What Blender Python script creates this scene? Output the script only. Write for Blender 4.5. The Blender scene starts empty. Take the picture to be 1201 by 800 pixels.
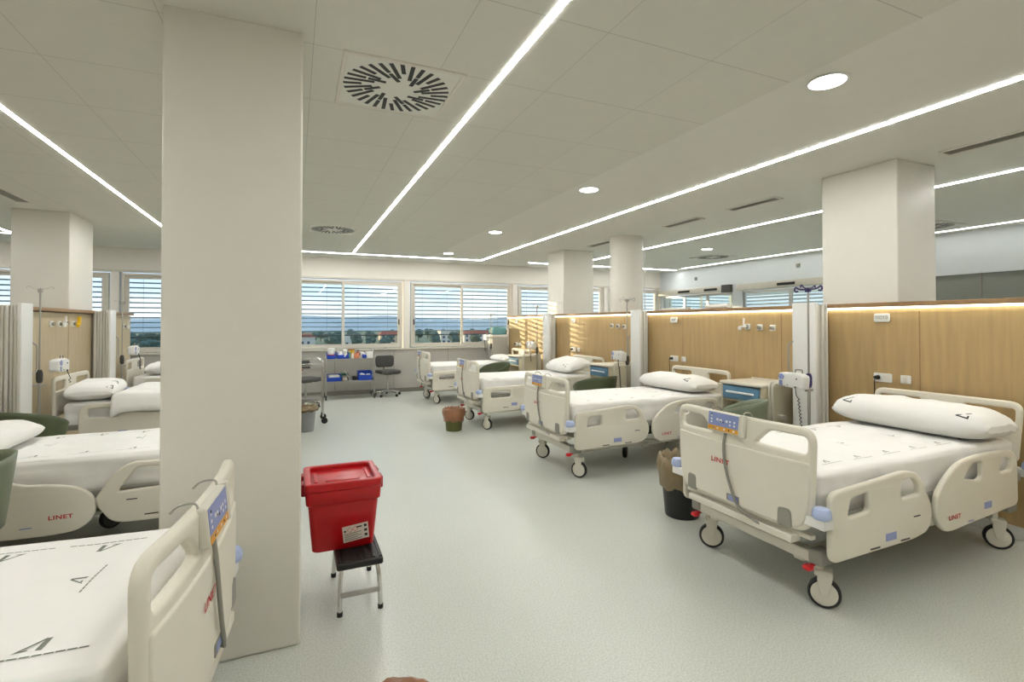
import bpy, bmesh, math, random
from mathutils import Vector, Matrix, noise, geometry
PI = math.pi
random.seed(7)
C = bpy.context.scene.collection
scene = bpy.context.scene

# ------------------------------------------------------------------ camera, world, sun, exposure
YAW, PITCH, ROLL, FPX, PV = 0.4100, 0.0133, -0.0010, 588.95, 371.55
cam = bpy.data.cameras.new('camera'); camo = bpy.data.objects.new('camera', cam); C.objects.link(camo)
Fv = Vector((math.sin(YAW)*math.cos(PITCH), math.cos(YAW)*math.cos(PITCH), math.sin(PITCH)))
Rv = Vector((math.cos(YAW), -math.sin(YAW), 0)); Uv = Rv.cross(Fv)
R2 = Rv*math.cos(ROLL)+Uv*math.sin(ROLL); U2 = Uv*math.cos(ROLL)-Rv*math.sin(ROLL)
m = Matrix((R2, U2, -Fv)).transposed().to_4x4(); m.translation = Vector((0, 0, 1.5)); camo.matrix_world = m
cam.sensor_fit = 'HORIZONTAL'; cam.sensor_width = 36; cam.lens = FPX/1201*36
cam.shift_y = -(400-PV)/1201; cam.clip_start = 0.02; cam.clip_end = 3000
scene.camera = camo
vs = scene.view_settings
vs.view_transform = 'Standard'; vs.look = 'None'; vs.gamma = 1; vs.use_curve_mapping = False; vs.exposure = 0.72
STRIP, DOWN, COVE, SKY, SUN = 44.0, 20.0, 5.0, 0.60, 3.6

world = bpy.data.worlds.new('sky'); scene.world = world; world.use_nodes = True
nt = world.node_tree; nt.nodes.clear()
wo = nt.nodes.new('ShaderNodeOutputWorld'); bg = nt.nodes.new('ShaderNodeBackground')
tc = nt.nodes.new('ShaderNodeTexCoord'); sep = nt.nodes.new('ShaderNodeSeparateXYZ'); cr = nt.nodes.new('ShaderNodeValToRGB')
nz = nt.nodes.new('ShaderNodeTexNoise'); mp = nt.nodes.new('ShaderNodeMapping'); mx = nt.nodes.new('ShaderNodeMix'); mx.data_type = 'RGBA'
mp.inputs['Scale'].default_value = (3, 3, 14); nz.inputs['Scale'].default_value = 2.2; nz.inputs['Detail'].default_value = 6
cc = nt.nodes.new('ShaderNodeValToRGB'); cc.color_ramp.elements[0].position = .48; cc.color_ramp.elements[1].position = .66
e = cr.color_ramp.elements; e[0].position = 0.0; e[0].color = (.82, .80, .78, 1); e[1].position = .6; e[1].color = (.16, .36, .72, 1)
x = e.new(.06); x.color = (.62, .76, .90, 1); x = e.new(.16); x.color = (.34, .58, .86, 1)
L = nt.links.new
L(tc.outputs['Generated'], sep.inputs[0]); L(sep.outputs['Z'], cr.inputs[0])
L(tc.outputs['Generated'], mp.inputs[0]); L(mp.outputs[0], nz.inputs[0]); L(nz.outputs[0], cc.inputs[0])
L(cc.outputs[0], mx.inputs[0]); L(cr.outputs[0], mx.inputs[6]); mx.inputs[7].default_value = (.92, .94, .96, 1)
L(mx.outputs[2], bg.inputs[0]); bg.inputs[1].default_value = SKY*1.6; L(bg.outputs[0], wo.inputs[0])

sl = bpy.data.lights.new('sun', 'SUN'); sl.energy = SUN; sl.angle = math.radians(.6); sl.color = (1.0, .74, .42)
so = bpy.data.objects.new('sun', sl); C.objects.link(so)
so.rotation_euler = Vector((.8, -1, -.16)).to_track_quat('-Z', 'Y').to_euler(); so.location = (-10, 20, 6)
scene.cycles.use_denoising = True
scene.cycles.max_bounces = 8; scene.cycles.transparent_max_bounces = 12; scene.cycles.sample_clamp_indirect = 6

# ------------------------------------------------------------------ materials
def s2l(c):
    return tuple(((v/255)/12.92 if v/255 <= .04045 else ((v/255+.055)/1.055)**2.4) for v in c)
def mat(name, rgb, rough=.5, metal=0, var=.03, scale=8, bump=0, bscale=60, coat=0, mapscale=(1, 1, 1), spec=.5):
    m = bpy.data.materials.new(name); m.use_nodes = True; nt = m.node_tree
    b = nt.nodes['Principled BSDF']; L = nt.links.new
    c = s2l(rgb); tc = nt.nodes.new('ShaderNodeTexCoord'); mp = nt.nodes.new('ShaderNodeMapping'); mp.inputs['Scale'].default_value = mapscale
    L(tc.outputs['Object'], mp.inputs[0])
    n = nt.nodes.new('ShaderNodeTexNoise'); n.inputs['Scale'].default_value = scale; n.inputs['Detail'].default_value = 4
    r = nt.nodes.new('ShaderNodeValToRGB'); L(mp.outputs[0], n.inputs[0]); L(n.outputs[0], r.inputs[0])
    r.color_ramp.elements[0].position = .3; r.color_ramp.elements[1].position = .7
    r.color_ramp.elements[0].color = (*[v*(1-var) for v in c], 1); r.color_ramp.elements[1].color = (*[min(1, v*(1+var)) for v in c], 1)
    L(r.outputs[0], b.inputs['Base Color']); b.inputs['Roughness'].default_value = rough; b.inputs['Metallic'].default_value = metal
    b.inputs['Coat Weight'].default_value = coat; b.inputs['Specular IOR Level'].default_value = spec
    if bump:
        n2 = nt.nodes.new('ShaderNodeTexNoise'); n2.inputs['Scale'].default_value = bscale; bp = nt.nodes.new('ShaderNodeBump')
        bp.inputs['Strength'].default_value = bump; bp.inputs['Distance'].default_value = .01
        L(mp.outputs[0], n2.inputs[0]); L(n2.outputs[0], bp.inputs['Height']); L(bp.outputs[0], b.inputs['Normal'])
    return m
def emit(name, rgb, strength):
    m = bpy.data.materials.new(name); m.use_nodes = True; nt = m.node_tree; nt.nodes.clear()
    o = nt.nodes.new('ShaderNodeOutputMaterial'); e = nt.nodes.new('ShaderNodeEmission')
    e.inputs[0].default_value = (*rgb, 1); e.inputs[1].default_value = strength; nt.links.new(e.outputs[0], o.inputs[0]); return m
def glassmat(name, tint=(.93, .97, .97), gloss=.07):
    m = bpy.data.materials.new(name); m.use_nodes = True; nt = m.node_tree; nt.nodes.clear()
    o = nt.nodes.new('ShaderNodeOutputMaterial'); t = nt.nodes.new('ShaderNodeBsdfTransparent'); g = nt.nodes.new('ShaderNodeBsdfGlossy')
    t.inputs[0].default_value = (*tint, 1); g.inputs['Roughness'].default_value = .02
    x = nt.nodes.new('ShaderNodeMixShader'); lw = nt.nodes.new('ShaderNodeLayerWeight'); lw.inputs[0].default_value = .5
    pw = nt.nodes.new('ShaderNodeMath'); pw.operation = 'POWER'; pw.inputs[1].default_value = 4; ma = nt.nodes.new('ShaderNodeMath'); ma.operation = 'MULTIPLY_ADD'; ma.inputs[1].default_value = .5; ma.inputs[2].default_value = gloss*.6
    nt.links.new(lw.outputs['Facing'], pw.inputs[0]); nt.links.new(pw.outputs[0], ma.inputs[0]); nt.links.new(ma.outputs[0], x.inputs[0]); nt.links.new(t.outputs[0], x.inputs[1]); nt.links.new(g.outputs[0], x.inputs[2])
    nt.links.new(x.outputs[0], o.inputs[0]); return m
M = {}
M['wall'] = mat('wall_paint', (226, 222, 213), .6, var=.01, bump=.03, bscale=200)
M['wallcool'] = mat('wall_paint_cool', (214, 220, 222), .6, var=.01)
M['column'] = mat('column_paint', (224, 221, 211), .42, var=.01, bump=.02, bscale=150)
M['panel'] = mat('grey_laminate', (176, 174, 166), .5, var=.02)
M['trim'] = mat('steel_skirting', (128, 126, 118), .4, .3)
M['plastic'] = mat('cream_plastic', (224, 219, 204), .38, var=.012, spec=.4)
M['plastic2'] = mat('cream_plastic_inner', (214, 210, 196), .42, var=.012)
M['white'] = mat('white_plastic', (232, 232, 228), .35, var=.01)
M['sheet'] = mat('white_sheet', (243, 242, 238), .9, var=.012, bump=.12, bscale=14, spec=.1)
M['grey'] = mat('grey_plastic', (140, 138, 128), .45)
M['dgrey'] = mat('dark_grey_plastic', (62, 62, 58), .5)
M['black'] = mat('black_rubber', (20, 20, 20), .5)
M['steel'] = mat('brushed_steel', (178, 176, 170), .3, .9, mapscale=(1, 1, 30))
M['chrome'] = mat('chrome', (215, 215, 212), .12, 1)
M['red'] = mat('red_plastic', (176, 2, 12), .32, var=.03)
M['redp'] = mat('red_pedal', (205, 32, 40), .4)
M['redink'] = mat('red_print', (196, 30, 34), .5)
M['ink'] = mat('dark_green_print', (38, 48, 42), .8)
M['fink'] = mat('faded_print', (128, 132, 122), .9)
M['lav'] = mat('lavender_blue_plastic', (176, 190, 226), .4)
M['lavp'] = mat('keypad_blue', (128, 142, 190), .4, var=.05)
M['orange'] = mat('keypad_orange', (214, 152, 40), .45)
M['blue'] = mat('drawer_blue', (84, 128, 158), .4)
M['blues'] = mat('sticker_blue', (146, 156, 204), .5, var=.1, scale=60)
M['bin'] = mat('storage_bin_blue', (22, 68, 186), .35)
M['olive'] = mat('olive_plastic', (74, 84, 58), .5)
M['olivel'] = mat('sage_plastic', (118, 128, 108), .45)
M['bag'] = mat('brown_bag', (126, 110, 80), .35, var=.15, bump=.6, bscale=18)
M['bagr'] = mat('red_brown_bag', (140, 96, 66), .35, var=.15, bump=.6, bscale=18)
M['binol'] = mat('olive_bin', (84, 88, 40), .5)
M['bingrey'] = mat('grey_bin', (142, 144, 144), .5)
M['binblack'] = mat('black_bin', (24, 24, 25), .45)
M['seat'] = mat('charcoal_vinyl', (66, 66, 64), .5, var=.04)
M['purple'] = mat('purple_plastic', (44, 34, 92), .4)
M['screen'] = mat('screen_panel', (214, 212, 204), .45, var=.01)
M['locker'] = mat('locker_body', (206, 198, 172), .45, var=.015)
M['yellow'] = mat('yellow_plastic', (236, 190, 30), .35)
M['frame'] = mat('window_frame', (206, 202, 190), .45, .1)
M['slat'] = mat('blind_slat', (176, 188, 198), .5)
M['peach'] = mat('orange_liquid', (222, 140, 100), .4)
M['green'] = mat('green_plastic', (50, 110, 80), .4)
M['paper'] = mat('paper', (238, 238, 232), .8)
M['label'] = mat('label_paper', (206, 196, 184), .7, var=.04)
M['teal'] = mat('teal_plastic', (96, 150, 156), .4)
M['darkglass'] = mat('dark_panel', (122, 126, 118), .3)
M['glass'] = glassmat('window_glass'); M['doorglass'] = glassmat('door_glass', (.80, .86, .86), .12)
M['strip'] = emit('led_strip_light', (1, .99, .965), STRIP)
M['stripdim'] = emit('led_strip_light_dim', (1, .985, .95), STRIP*.28)
M['down'] = emit('downlight_glow', (1, .99, .94), DOWN)
M['cove'] = emit('ledge_led_light', (1, .95, .76), COVE)

def wood():
    m = mat('oak_veneer', (176, 149, 103), .45, var=.09, scale=5, mapscale=(6, 6, .5)); nt = m.node_tree
    return m
M['wood'] = wood()
M['woodl'] = mat('pale_oak_veneer', (186, 170, 138), .5, var=.07, scale=5, mapscale=(6, 6, .5))
M['woodd'] = mat('oak_ledge', (150, 118, 80), .5, var=.12, scale=6, mapscale=(1, 6, 8))

def floor_mat():
    m = mat('speckled_vinyl', (203, 206, 200), .30, var=.02, scale=1.5); nt = m.node_tree; b = nt.nodes['Principled BSDF']
    base = b.inputs['Base Color'].links[0].from_socket
    tc = nt.nodes.new('ShaderNodeTexCoord'); n = nt.nodes.new('ShaderNodeTexNoise'); n.inputs['Scale'].default_value = 130; n.inputs['Detail'].default_value = 3
    r = nt.nodes.new('ShaderNodeValToRGB'); r.color_ramp.elements[0].position = .30; r.color_ramp.elements[0].color = (.72, .73, .70, 1)
    r.color_ramp.elements[1].position = .62; r.color_ramp.elements[1].color = (1.06, 1.06, 1.04, 1)
    x = nt.nodes.new('ShaderNodeMix'); x.data_type = 'RGBA'; x.blend_type = 'MULTIPLY'; x.inputs[0].default_value = .9
    L = nt.links.new; L(tc.outputs['Object'], n.inputs[0]); L(n.outputs[0], r.inputs[0]); L(base, x.inputs[6]); L(r.outputs[0], x.inputs[7])
    L(x.outputs[2], b.inputs['Base Color']); return m
M['floor'] = floor_mat()

def ceil_mat(name, rgb, lines):
    m = mat(name, rgb, .7, var=.01); 
    if not lines: return m
    nt = m.node_tree; b = nt.nodes['Principled BSDF']; base = b.inputs['Base Color'].links[0].from_socket; L = nt.links.new
    tc = nt.nodes.new('ShaderNodeTexCoord'); sp = nt.nodes.new('ShaderNodeSeparateXYZ'); L(tc.outputs['Object'], sp.inputs[0])
    def mth(op, a, v=None, bb=None):
        n = nt.nodes.new('ShaderNodeMath'); n.operation = op
        L(a, n.inputs[0])
        if bb is not None: L(bb, n.inputs[1])
        elif v is not None: n.inputs[1].default_value = v
        return n.outputs[0]
    def seam(ax, off, pitch, w):
        a = mth('ADD', sp.outputs[ax], -off+pitch*40); a = mth('DIVIDE', a, pitch); a = mth('FRACT', a)
        a = mth('MULTIPLY', a, pitch); return mth('LESS_THAN', a, w)
    sx = seam(0, .082, .64, .0035); sy = seam(1, .005, .659, .005)
    mxn = mth('MAXIMUM', sx, bb=sy); mxn = mth('MULTIPLY', mxn, .33)
    x = nt.nodes.new('ShaderNodeMix'); x.data_type = 'RGBA'; L(mxn, x.inputs[0]); L(base, x.inputs[6]); x.inputs[7].default_value = (.10, .10, .085, 1)
    L(x.outputs[2], b.inputs['Base Color']); return m
M['ceil'] = ceil_mat('ceiling_panels', (222, 222, 212), True)
M['ceil2'] = ceil_mat('ceiling_plaster', (230, 230, 223), False)

# ------------------------------------------------------------------ mesh helpers
def fillet(pts, r, n=5, closed=True):
    out = []; N = len(pts); D = len(pts[0])
    for i, p in enumerate(pts):
        p = Vector(p)
        if not closed and i in (0, N-1): out.append(tuple(p)); continue
        rr = r[i] if isinstance(r, (list, tuple)) else r
        a = Vector(pts[i-1])-p; b = Vector(pts[(i+1) % N])-p
        t = min(rr, a.length*.48, b.length*.48)
        if t < 1e-6: out.append(tuple(p)); continue
        s = p+a.normalized()*t; e = p+b.normalized()*t
        for k in range(n+1):
            u = k/n; out.append(tuple(s*(1-u)**2+p*2*u*(1-u)+e*u*u))
    return out
def smooth_closed(pts, n=6):
    out = []; N = len(pts)
    for i in range(N):
        p0, p1, p2, p3 = [Vector(pts[(i+k) % N]) for k in (-1, 0, 1, 2)]
        for k in range(n):
            t = k/n; out.append(tuple(.5*((2*p1)+(p2-p0)*t+(2*p0-5*p1+4*p2-p3)*t*t+(3*p1-p0-3*p2+p3)*t**3)))
    return out
def smooth_open(pts, n=8):
    out = []; N = len(pts)
    for i in range(N-1):
        p0, p1, p2, p3 = [Vector(pts[min(max(i+k, 0), N-1)]) for k in (-1, 0, 1, 2)]
        for k in range(n):
            t = k/n; out.append(.5*((2*p1)+(p2-p0)*t+(2*p0-5*p1+4*p2-p3)*t*t+(3*p1-p0-3*p2+p3)*t**3))
    out.append(Vector(pts[-1])); return out
def area2(P): return sum(P[i-1][0]*P[i][1]-P[i][0]*P[i-1][1] for i in range(len(P)))/2
def inset(P, d):
    out = []; N = len(P)
    for i in range(N):
        a, p, b = Vector(P[i-1]), Vector(P[i]), Vector(P[(i+1) % N])
        e1 = (p-a).normalized(); e2 = (b-p).normalized()
        n1 = Vector((-e1.y, e1.x)); n2 = Vector((-e2.y, e2.x)); n = (n1+n2)
        n = n.normalized() if n.length > 1e-6 else n1
        out.append(tuple(p+n*(d/max(.5, n.dot(n1)))))
    return out

class MB:
    def __init__(s): s.v = []; s.f = []; s.m = []; s.mi = 0; s.T = Matrix()
    def add(s, vs, fs, T=None):
        o = len(s.v); A = s.T @ T if T is not None else s.T
        s.v += [A @ Vector(p) for p in vs]; s.f += [tuple(i+o for i in f) for f in fs]; s.m += [s.mi]*len(fs); return s
    def box(s, x0, x1, y0, y1, z0, z1, b=0, seg=2, T=None):
        c = Vector(((x0+x1)/2, (y0+y1)/2, (z0+z1)/2)); h = Vector((abs(x1-x0)/2, abs(y1-y0)/2, abs(z1-z0)/2))
        if b <= 0:
            vs = [c+Vector((h.x*i, h.y*j, h.z*k)) for i in (-1, 1) for j in (-1, 1) for k in (-1, 1)]
            fs = [(0, 1, 3, 2), (4, 6, 7, 5), (0, 4, 5, 1), (2, 3, 7, 6), (0, 2, 6, 4), (1, 5, 7, 3)]
            return s.add(vs, fs, T)
        return s.rbox(c, h, min(b, min(h)*.98), [0]*3, seg, T=T)
    def rbox(s, c, h, r, n=(0, 0, 0), seg=2, disp=None, T=None):
        """rounded box on a regular grid; n = extra inner cuts per axis"""
        def cuts(H, k):
            a = [-H+r*(1-math.cos(i/seg*PI/4*2*.5)) if False else -H+r*i/seg for i in range(seg+1)]
            inner = [(-H+r)+(2*(H-r))*j/(k+1) for j in range(1, k+1)]
            return a+inner+[-v for v in a[::-1]]
        A = [cuts(h[i], n[i]) for i in range(3)]; idx = {}; vs = []; fs = []
        def vert(i, j, k):
            key = (i, j, k)
            if key not in idx:
                p = Vector((A[0][i], A[1][j], A[2][k])); q = Vector([max(-h[t]+r, min(h[t]-r, p[t])) for t in range(3)])
                # map grid position within radius to an even angle
                d = p-q
                nrm = Vector([math.tan(max(-1, min(1, d[t]/r))*PI/4) for t in range(3)])
                nrm.normalize() if nrm.length else None
                w = q+nrm*r+Vector(c)
                if disp: w = disp(w, nrm)
                idx[key] = len(vs); vs.append(w)
            return idx[key]
        nx, ny, nz_ = [len(a)-1 for a in A]
        for i in range(nx):
            for j in range(ny):
                fs.append((vert(i, j, 0), vert(i, j+1, 0), vert(i+1, j+1, 0), vert(i+1, j, 0)))
                fs.append((vert(i, j, nz_), vert(i+1, j, nz_), vert(i+1, j+1, nz_), vert(i, j+1, nz_)))
        for i in range(nx):
            for k in range(nz_):
                fs.append((vert(i, 0, k), vert(i+1, 0, k), vert(i+1, 0, k+1), vert(i, 0, k+1)))
                fs.append((vert(i, ny, k), vert(i, ny, k+1), vert(i+1, ny, k+1), vert(i+1, ny, k)))
        for j in range(ny):
            for k in range(nz_):
                fs.append((vert(0, j, k), vert(0, j, k+1), vert(0, j+1, k+1), vert(0, j+1, k)))
                fs.append((vert(nx, j, k), vert(nx, j+1, k), vert(nx, j+1, k+1), vert(nx, j, k+1)))
        return s.add(vs, fs, T)
    def cyl(s, p0, p1, r0, r1=None, n=16, T=None):
        return s.tube([p0, p1], [r0, r0 if r1 is None else r1], n, T=T)
    def tube(s, path, r, n=8, closed=False, T=None):
        P = [Vector(p) for p in path]; N = len(P); rr = r if isinstance(r, (list, tuple)) else [r]*N
        vs = []; fs = []; up = None
        for i in range(N):
            if closed: t = P[(i+1) % N]-P[i-1]
            else: t = P[min(i+1, N-1)]-P[max(i-1, 0)]
            t.normalize()
            if up is None:
                up = Vector((0, 0, 1)) if abs(t.z) < .9 else Vector((1, 0, 0))
            u = (up-t*up.dot(t))
            if u.length < 1e-5: u = t.orthogonal()
            u.normalize(); up = u; w = t.cross(u)
            for k in range(n):
                a = 2*PI*k/n; vs.append(P[i]+(u*math.cos(a)+w*math.sin(a))*rr[i])
        for i in range(N if closed else N-1):
            j = (i+1) % N
            for k in range(n): fs.append((i*n+k, i*n+(k+1) % n, j*n+(k+1) % n, j*n+k))
        if not closed:
            fs.append(tuple(range(n-1, -1, -1))); fs.append(tuple((N-1)*n+k for k in range(n)))
        return s.add(vs, fs, T)
    def lathe(s, prof, n=24, T=None, wob=None, cap=True):
        vs = []; fs = []
        for i, (r, z) in enumerate(prof):
            for k in range(n):
                a = 2*PI*k/n; q = wob(a, i, r, z) if wob else (r, z)
                vs.append((q[0]*math.cos(a), q[0]*math.sin(a), q[1]))
        for i in range(len(prof)-1):
            for k in range(n): fs.append((i*n+k, i*n+(k+1) % n, (i+1)*n+(k+1) % n, (i+1)*n+k))
        if cap: fs.append(tuple(range(n-1, -1, -1))); fs.append(tuple((len(prof)-1)*n+k for k in range(n)))
        return s.add(vs, fs, T)
    def prism(s, outer, holes=(), t=.03, b=.008, seg=3, T=None, cuts=(), fmap=None):
        """extrude a 2D outline (u,v) with holes along w; rounded rims; optional cuts along u before mapping"""
        loops = [list(outer) if area2(outer) > 0 else list(outer)[::-1]]
        for h_ in holes: loops.append(list(h_)[::-1] if area2(h_) > 0 else list(h_))
        rings = []
        if b > 0:
            for k in range(seg+1):
                a = PI/2*k/seg; rings.append((b*(1-math.sin(a)), -t/2+b*(1-math.cos(a))))
            rings = rings+[(d, -w) for d, w in rings[::-1]]
        else: rings = [(0, -t/2), (0, t/2)]
        bm = bmesh.new(); grid = []
        for d, w in rings:
            row = []
            for lp in loops:
                P = inset(lp, d) if d else lp
                row.append([bm.verts.new((p[0], p[1], w)) for p in P])
            grid.append(row)
        for i in range(len(grid)-1):
            for l in range(len(loops)):
                a, c = grid[i][l], grid[i+1][l]; N = len(a)
                for k in range(N): bm.faces.new((a[k], a[(k+1) % N], c[(k+1) % N], c[k]))
        for row, flip in ((grid[0], True), (grid[-1], False)):
            flat = [v for lp in row for v in lp]
            for tri in geometry.tessellate_polygon([[Vector((v.co.x, v.co.y, 0)) for v in lp] for lp in row]):
                a, b_, c = [flat[i] for i in tri]
                ar = (b_.co.x-a.co.x)*(c.co.y-a.co.y)-(c.co.x-a.co.x)*(b_.co.y-a.co.y)
                if abs(ar) < 1e-12: continue
                fl = [a, b_, c] if (ar > 0) != flip else [a, c, b_]
                try: bm.faces.new(fl)
                except ValueError: pass
        for u in cuts:
            bmesh.ops.bisect_plane(bm, geom=bm.verts[:]+bm.edges[:]+bm.faces[:], plane_co=(u, 0, 0), plane_no=(1, 0, 0))
        bm.verts.index_update()
        vs = [fmap(v.co) if fmap else v.co.copy() for v in bm.verts]; fs = [tuple(v.index for v in f.verts) for f in bm.faces]
        bm.free(); return s.add(vs, fs, T)
    def grid(s, fn, nu, nv, T=None):
        vs = [fn(i/nu, j/nv) for i in range(nu+1) for j in range(nv+1)]
        fs = [(i*(nv+1)+j, (i+1)*(nv+1)+j, (i+1)*(nv+1)+j+1, i*(nv+1)+j+1) for i in range(nu) for j in range(nv)]
        return s.add(vs, fs, T)
    def text(s, txt, size, T, depth=.0006, bold=0):
        vs, fs = text_geo(txt, bold); return s.add([Vector((x*size, y*size, 0)) for x, y in vs], fs, T)
    def build(s, name, mats, parent=None, sharp=40, smooth=True):
        me = bpy.data.meshes.new(name); me.from_pydata([tuple(v) for v in s.v], [], s.f)
        mats = mats if isinstance(mats, (list, tuple)) else [mats]
        for m_ in mats: me.materials.append(m_)
        if len(mats) > 1: me.polygons.foreach_set('material_index', s.m)
        if smooth:
            me.shade_smooth(); me.set_sharp_from_angle(angle=math.radians(sharp))
        me.update(); o = bpy.data.objects.new(name, me); C.objects.link(o)
        if parent is not None: o.parent = parent
        return o
_tc = {}
def text_geo(txt, bold=0):
    if (txt, bold) in _tc: return _tc[(txt, bold)]
    cu = bpy.data.curves.new('t', 'FONT'); cu.body = txt; cu.size = 1; cu.align_x = 'CENTER'; cu.align_y = 'CENTER'; cu.offset = bold; cu.resolution_u = 3; cu.space_character = 1.08 if txt == 'LINET' else 1
    ob = bpy.data.objects.new('t', cu); C.objects.link(ob); dg = bpy.context.evaluated_depsgraph_get(); dg.update()
    me = bpy.data.meshes.new_from_object(ob.evaluated_get(dg))
    r = ([(v.co.x, v.co.y) for v in me.vertices], [tuple(p.vertices) for p in me.polygons])
    bpy.data.objects.remove(ob); bpy.data.meshes.remove(me); bpy.data.curves.remove(cu)
    _tc[(txt, bold)] = r; return r
def frame_T(o, X, Y):
    X = Vector(X).normalized(); Y = Vector(Y).normalized(); Z = X.cross(Y)
    m = Matrix((X, Y, Z)).transposed().to_4x4(); m.translation = Vector(o); return m
def tag(o, label, cat, group=None, kind=None):
    if label: o['label'] = label
    if cat: o['category'] = cat
    if group: o['group'] = group
    if kind: o['kind'] = kind
    return o
def thing(name, label, cat, loc=(0, 0, 0), rz=0, group=None):
    o = bpy.data.objects.new(name, None); C.objects.link(o); o.location = loc; o.rotation_euler = (0, 0, rz); o.empty_display_size = .1
    return tag(o, label, cat, group)
def struct(name, mb, mats, label=None, **k):
    o = mb.build(name, mats, **k); o['kind'] = 'structure'
    if label: o['label'] = label
    return o
def dup(o, loc, rz, label, group=None):
    def cp(a, par):
        c = a.copy(); C.objects.link(c); c.parent = par
        for ch in [q for q in allc if q.parent == a]: cp(ch, c)
        return c
    allc = list(C.objects); r = cp(o, None); r.location = loc; r.rotation_euler = (0, 0, rz); r['label'] = label
    if group: r['group'] = group
    return r
def nz3(p, s, seed=0): return noise.noise(Vector((p[0]*s+seed, p[1]*s-seed*.7, p[2]*s+seed*1.3)))

# ------------------------------------------------------------------ the room
H = 2.882; YW = 11.1; XR = 9.3; XL = -8.0; YB = -2.6
b = MB(); b.box(XL-.1, XR+3.0, YB-.1, YW+.25, -.1, 0); struct('floor', b, M['floor'], smooth=False)
b = MB(); b.box(XL-.1, 2.6, YB-.1, YW+.25, H-.004, H+.1); struct('ceiling', b, M['ceil'], smooth=False)
b = MB(); b.box(2.6, XR+3.0, YB-.1, YW+.25, H, H+.1); struct('ceiling', b, M['ceil2'], smooth=False)
b = MB(); b.box(XL-.1, XL, YB, YW, 0, H); struct('wall_left', b, M['wall'], smooth=False)
b = MB(); b.box(XL-.1, XR+3.0, YB-.1, YB, 0, H); struct('wall_front', b, M['wall'], smooth=False)
# window wall
PW, GAP = 2.43, .19; starts = [-5.475, -2.855, -.235, 2.385, 5.005, 7.625, 9.65]; ZS, ZT = .975, 2.42
ends = [min(s+PW, 9.24) if s < 9 else s+PW for s in starts]
b = MB(); b.box(XL, XR+3, YW, YW+.25, 0, ZS-.03); 
struct('wall_back', b, M['panel'], smooth=False)
b = MB(); b.box(XL, XR+3, YW, YW+.25, ZT+.03, H)
px = XL
for s_, e_ in zip(starts, ends): b.box(px, s_-.03, YW, YW+.25, ZS-.03, ZT+.03); px = e_+.03
b.box(px, XR+3, YW, YW+.25, ZS-.03, ZT+.03)
struct('wall_back', b, M['wall'], smooth=False)
b = MB()
for k in range(16):
    xx = -7.4+k*1.22-.35; b.box(xx-.004, xx+.004, YW-.004, YW, .1, ZS-.05)
struct('trim_1', b, M['trim'], smooth=False)
b = MB(); b.box(XL, XR, YW-.012, YW, 0, .09); struct('baseboard_back', b, M['trim'], smooth=False)
b = MB(); b.box(XL, XR, YW-.03, YW, ZS-.045, ZS-.01, .004); b.box(XL, XR, YW-.02, YW, ZT+.02, ZT+.06, .004)
struct('trim_2', b, M['frame'], smooth=False)
for i, (s_, e_) in enumerate(zip(starts, ends)):
    w = bpy.data.objects.new('window_%d' % (i+1), None); C.objects.link(w); w.location = (s_, YW, ZS); w['kind'] = 'structure'
    W = e_-s_; Hh = ZT-ZS
    b = MB()
    b.prism([(0, 0), (W, 0), (W, Hh), (0, Hh)], [[(.045, .045), (W-.045, .045), (W-.045, Hh-.045), (.045, Hh-.045)]], .09, .004, 1,
            T=frame_T((0, .06, 0), (1, 0, 0), (0, 0, 1)))
    b.build('window_frame', M['frame'], w)
    mid = W*.49
    for j, (a0, a1, yy) in enumerate(((.045, mid+.03, .075), (mid-.03, W-.045, .04))):
        b = MB(); b.prism([(a0, .045), (a1, .045), (a1, Hh-.045), (a0, Hh-.045)], [[(a0+.055, .09), (a1-.055, .09), (a1-.055, Hh-.1), (a0+.055, Hh-.1)]], .034, .004, 1,
                          T=frame_T((0, yy, 0), (1, 0, 0), (0, 0, 1)))
        sa = b.build('window_sash', M['frame'], w)
        b = MB(); b.box(a0+.05, a1-.05, yy-.003, yy+.003, .085, Hh-.095); b.build('glass', M['glass'], sa)
        b = MB(); hx = a0+.03 if j == 0 else a1-.03
        b.box(hx-.012, hx+.012, yy-.035, yy-.017, .50, .62, .005); b.build('window_handle', M['black'], sa)
    # outside venetian blind
    bl = thing('window_blind', ['grey slatted outside blind of the window farthest left, beyond the left bay divider', 'grey slatted outside blind left of the big white column',
         'grey slatted outside blind just right of the big white column', 'grey slatted outside blind above the two farthest right-hand beds',
         'grey slatted outside blind partly hidden by the square column', 'grey slatted outside blind beyond the round column', 'grey slatted outside blind of the corridor window behind the left sliding door'][i], 'blind', (s_, YW+.18, ZS), 0, 'outside blinds of the window wall')
    b = MB(); n = 12
    for k in range(n):
        z = Hh-.07-k*.092; b.box(.03, W-.03, -.042, .042, -.0016, .0016, T=Matrix.Translation((0, 0, z)) @ Matrix.Rotation(math.radians(-13), 4, 'X'))
    b.build('slats', M['slat'], bl, smooth=False)
    b = MB(); b.box(.03, W-.03, -.03, .03, Hh-.07-n*.092-.012, Hh-.07-n*.092+.012, .004); b.build('bottom_rail', M['dgrey'], bl)
    for q in (.12, .36, .62, .88):
        b = MB(); b.cyl((W*q, .0, Hh-.05), (W*q, .0, Hh-.07-n*.092), .0025, n=5); b.build('ladder_cord', M['grey'], bl)

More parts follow.
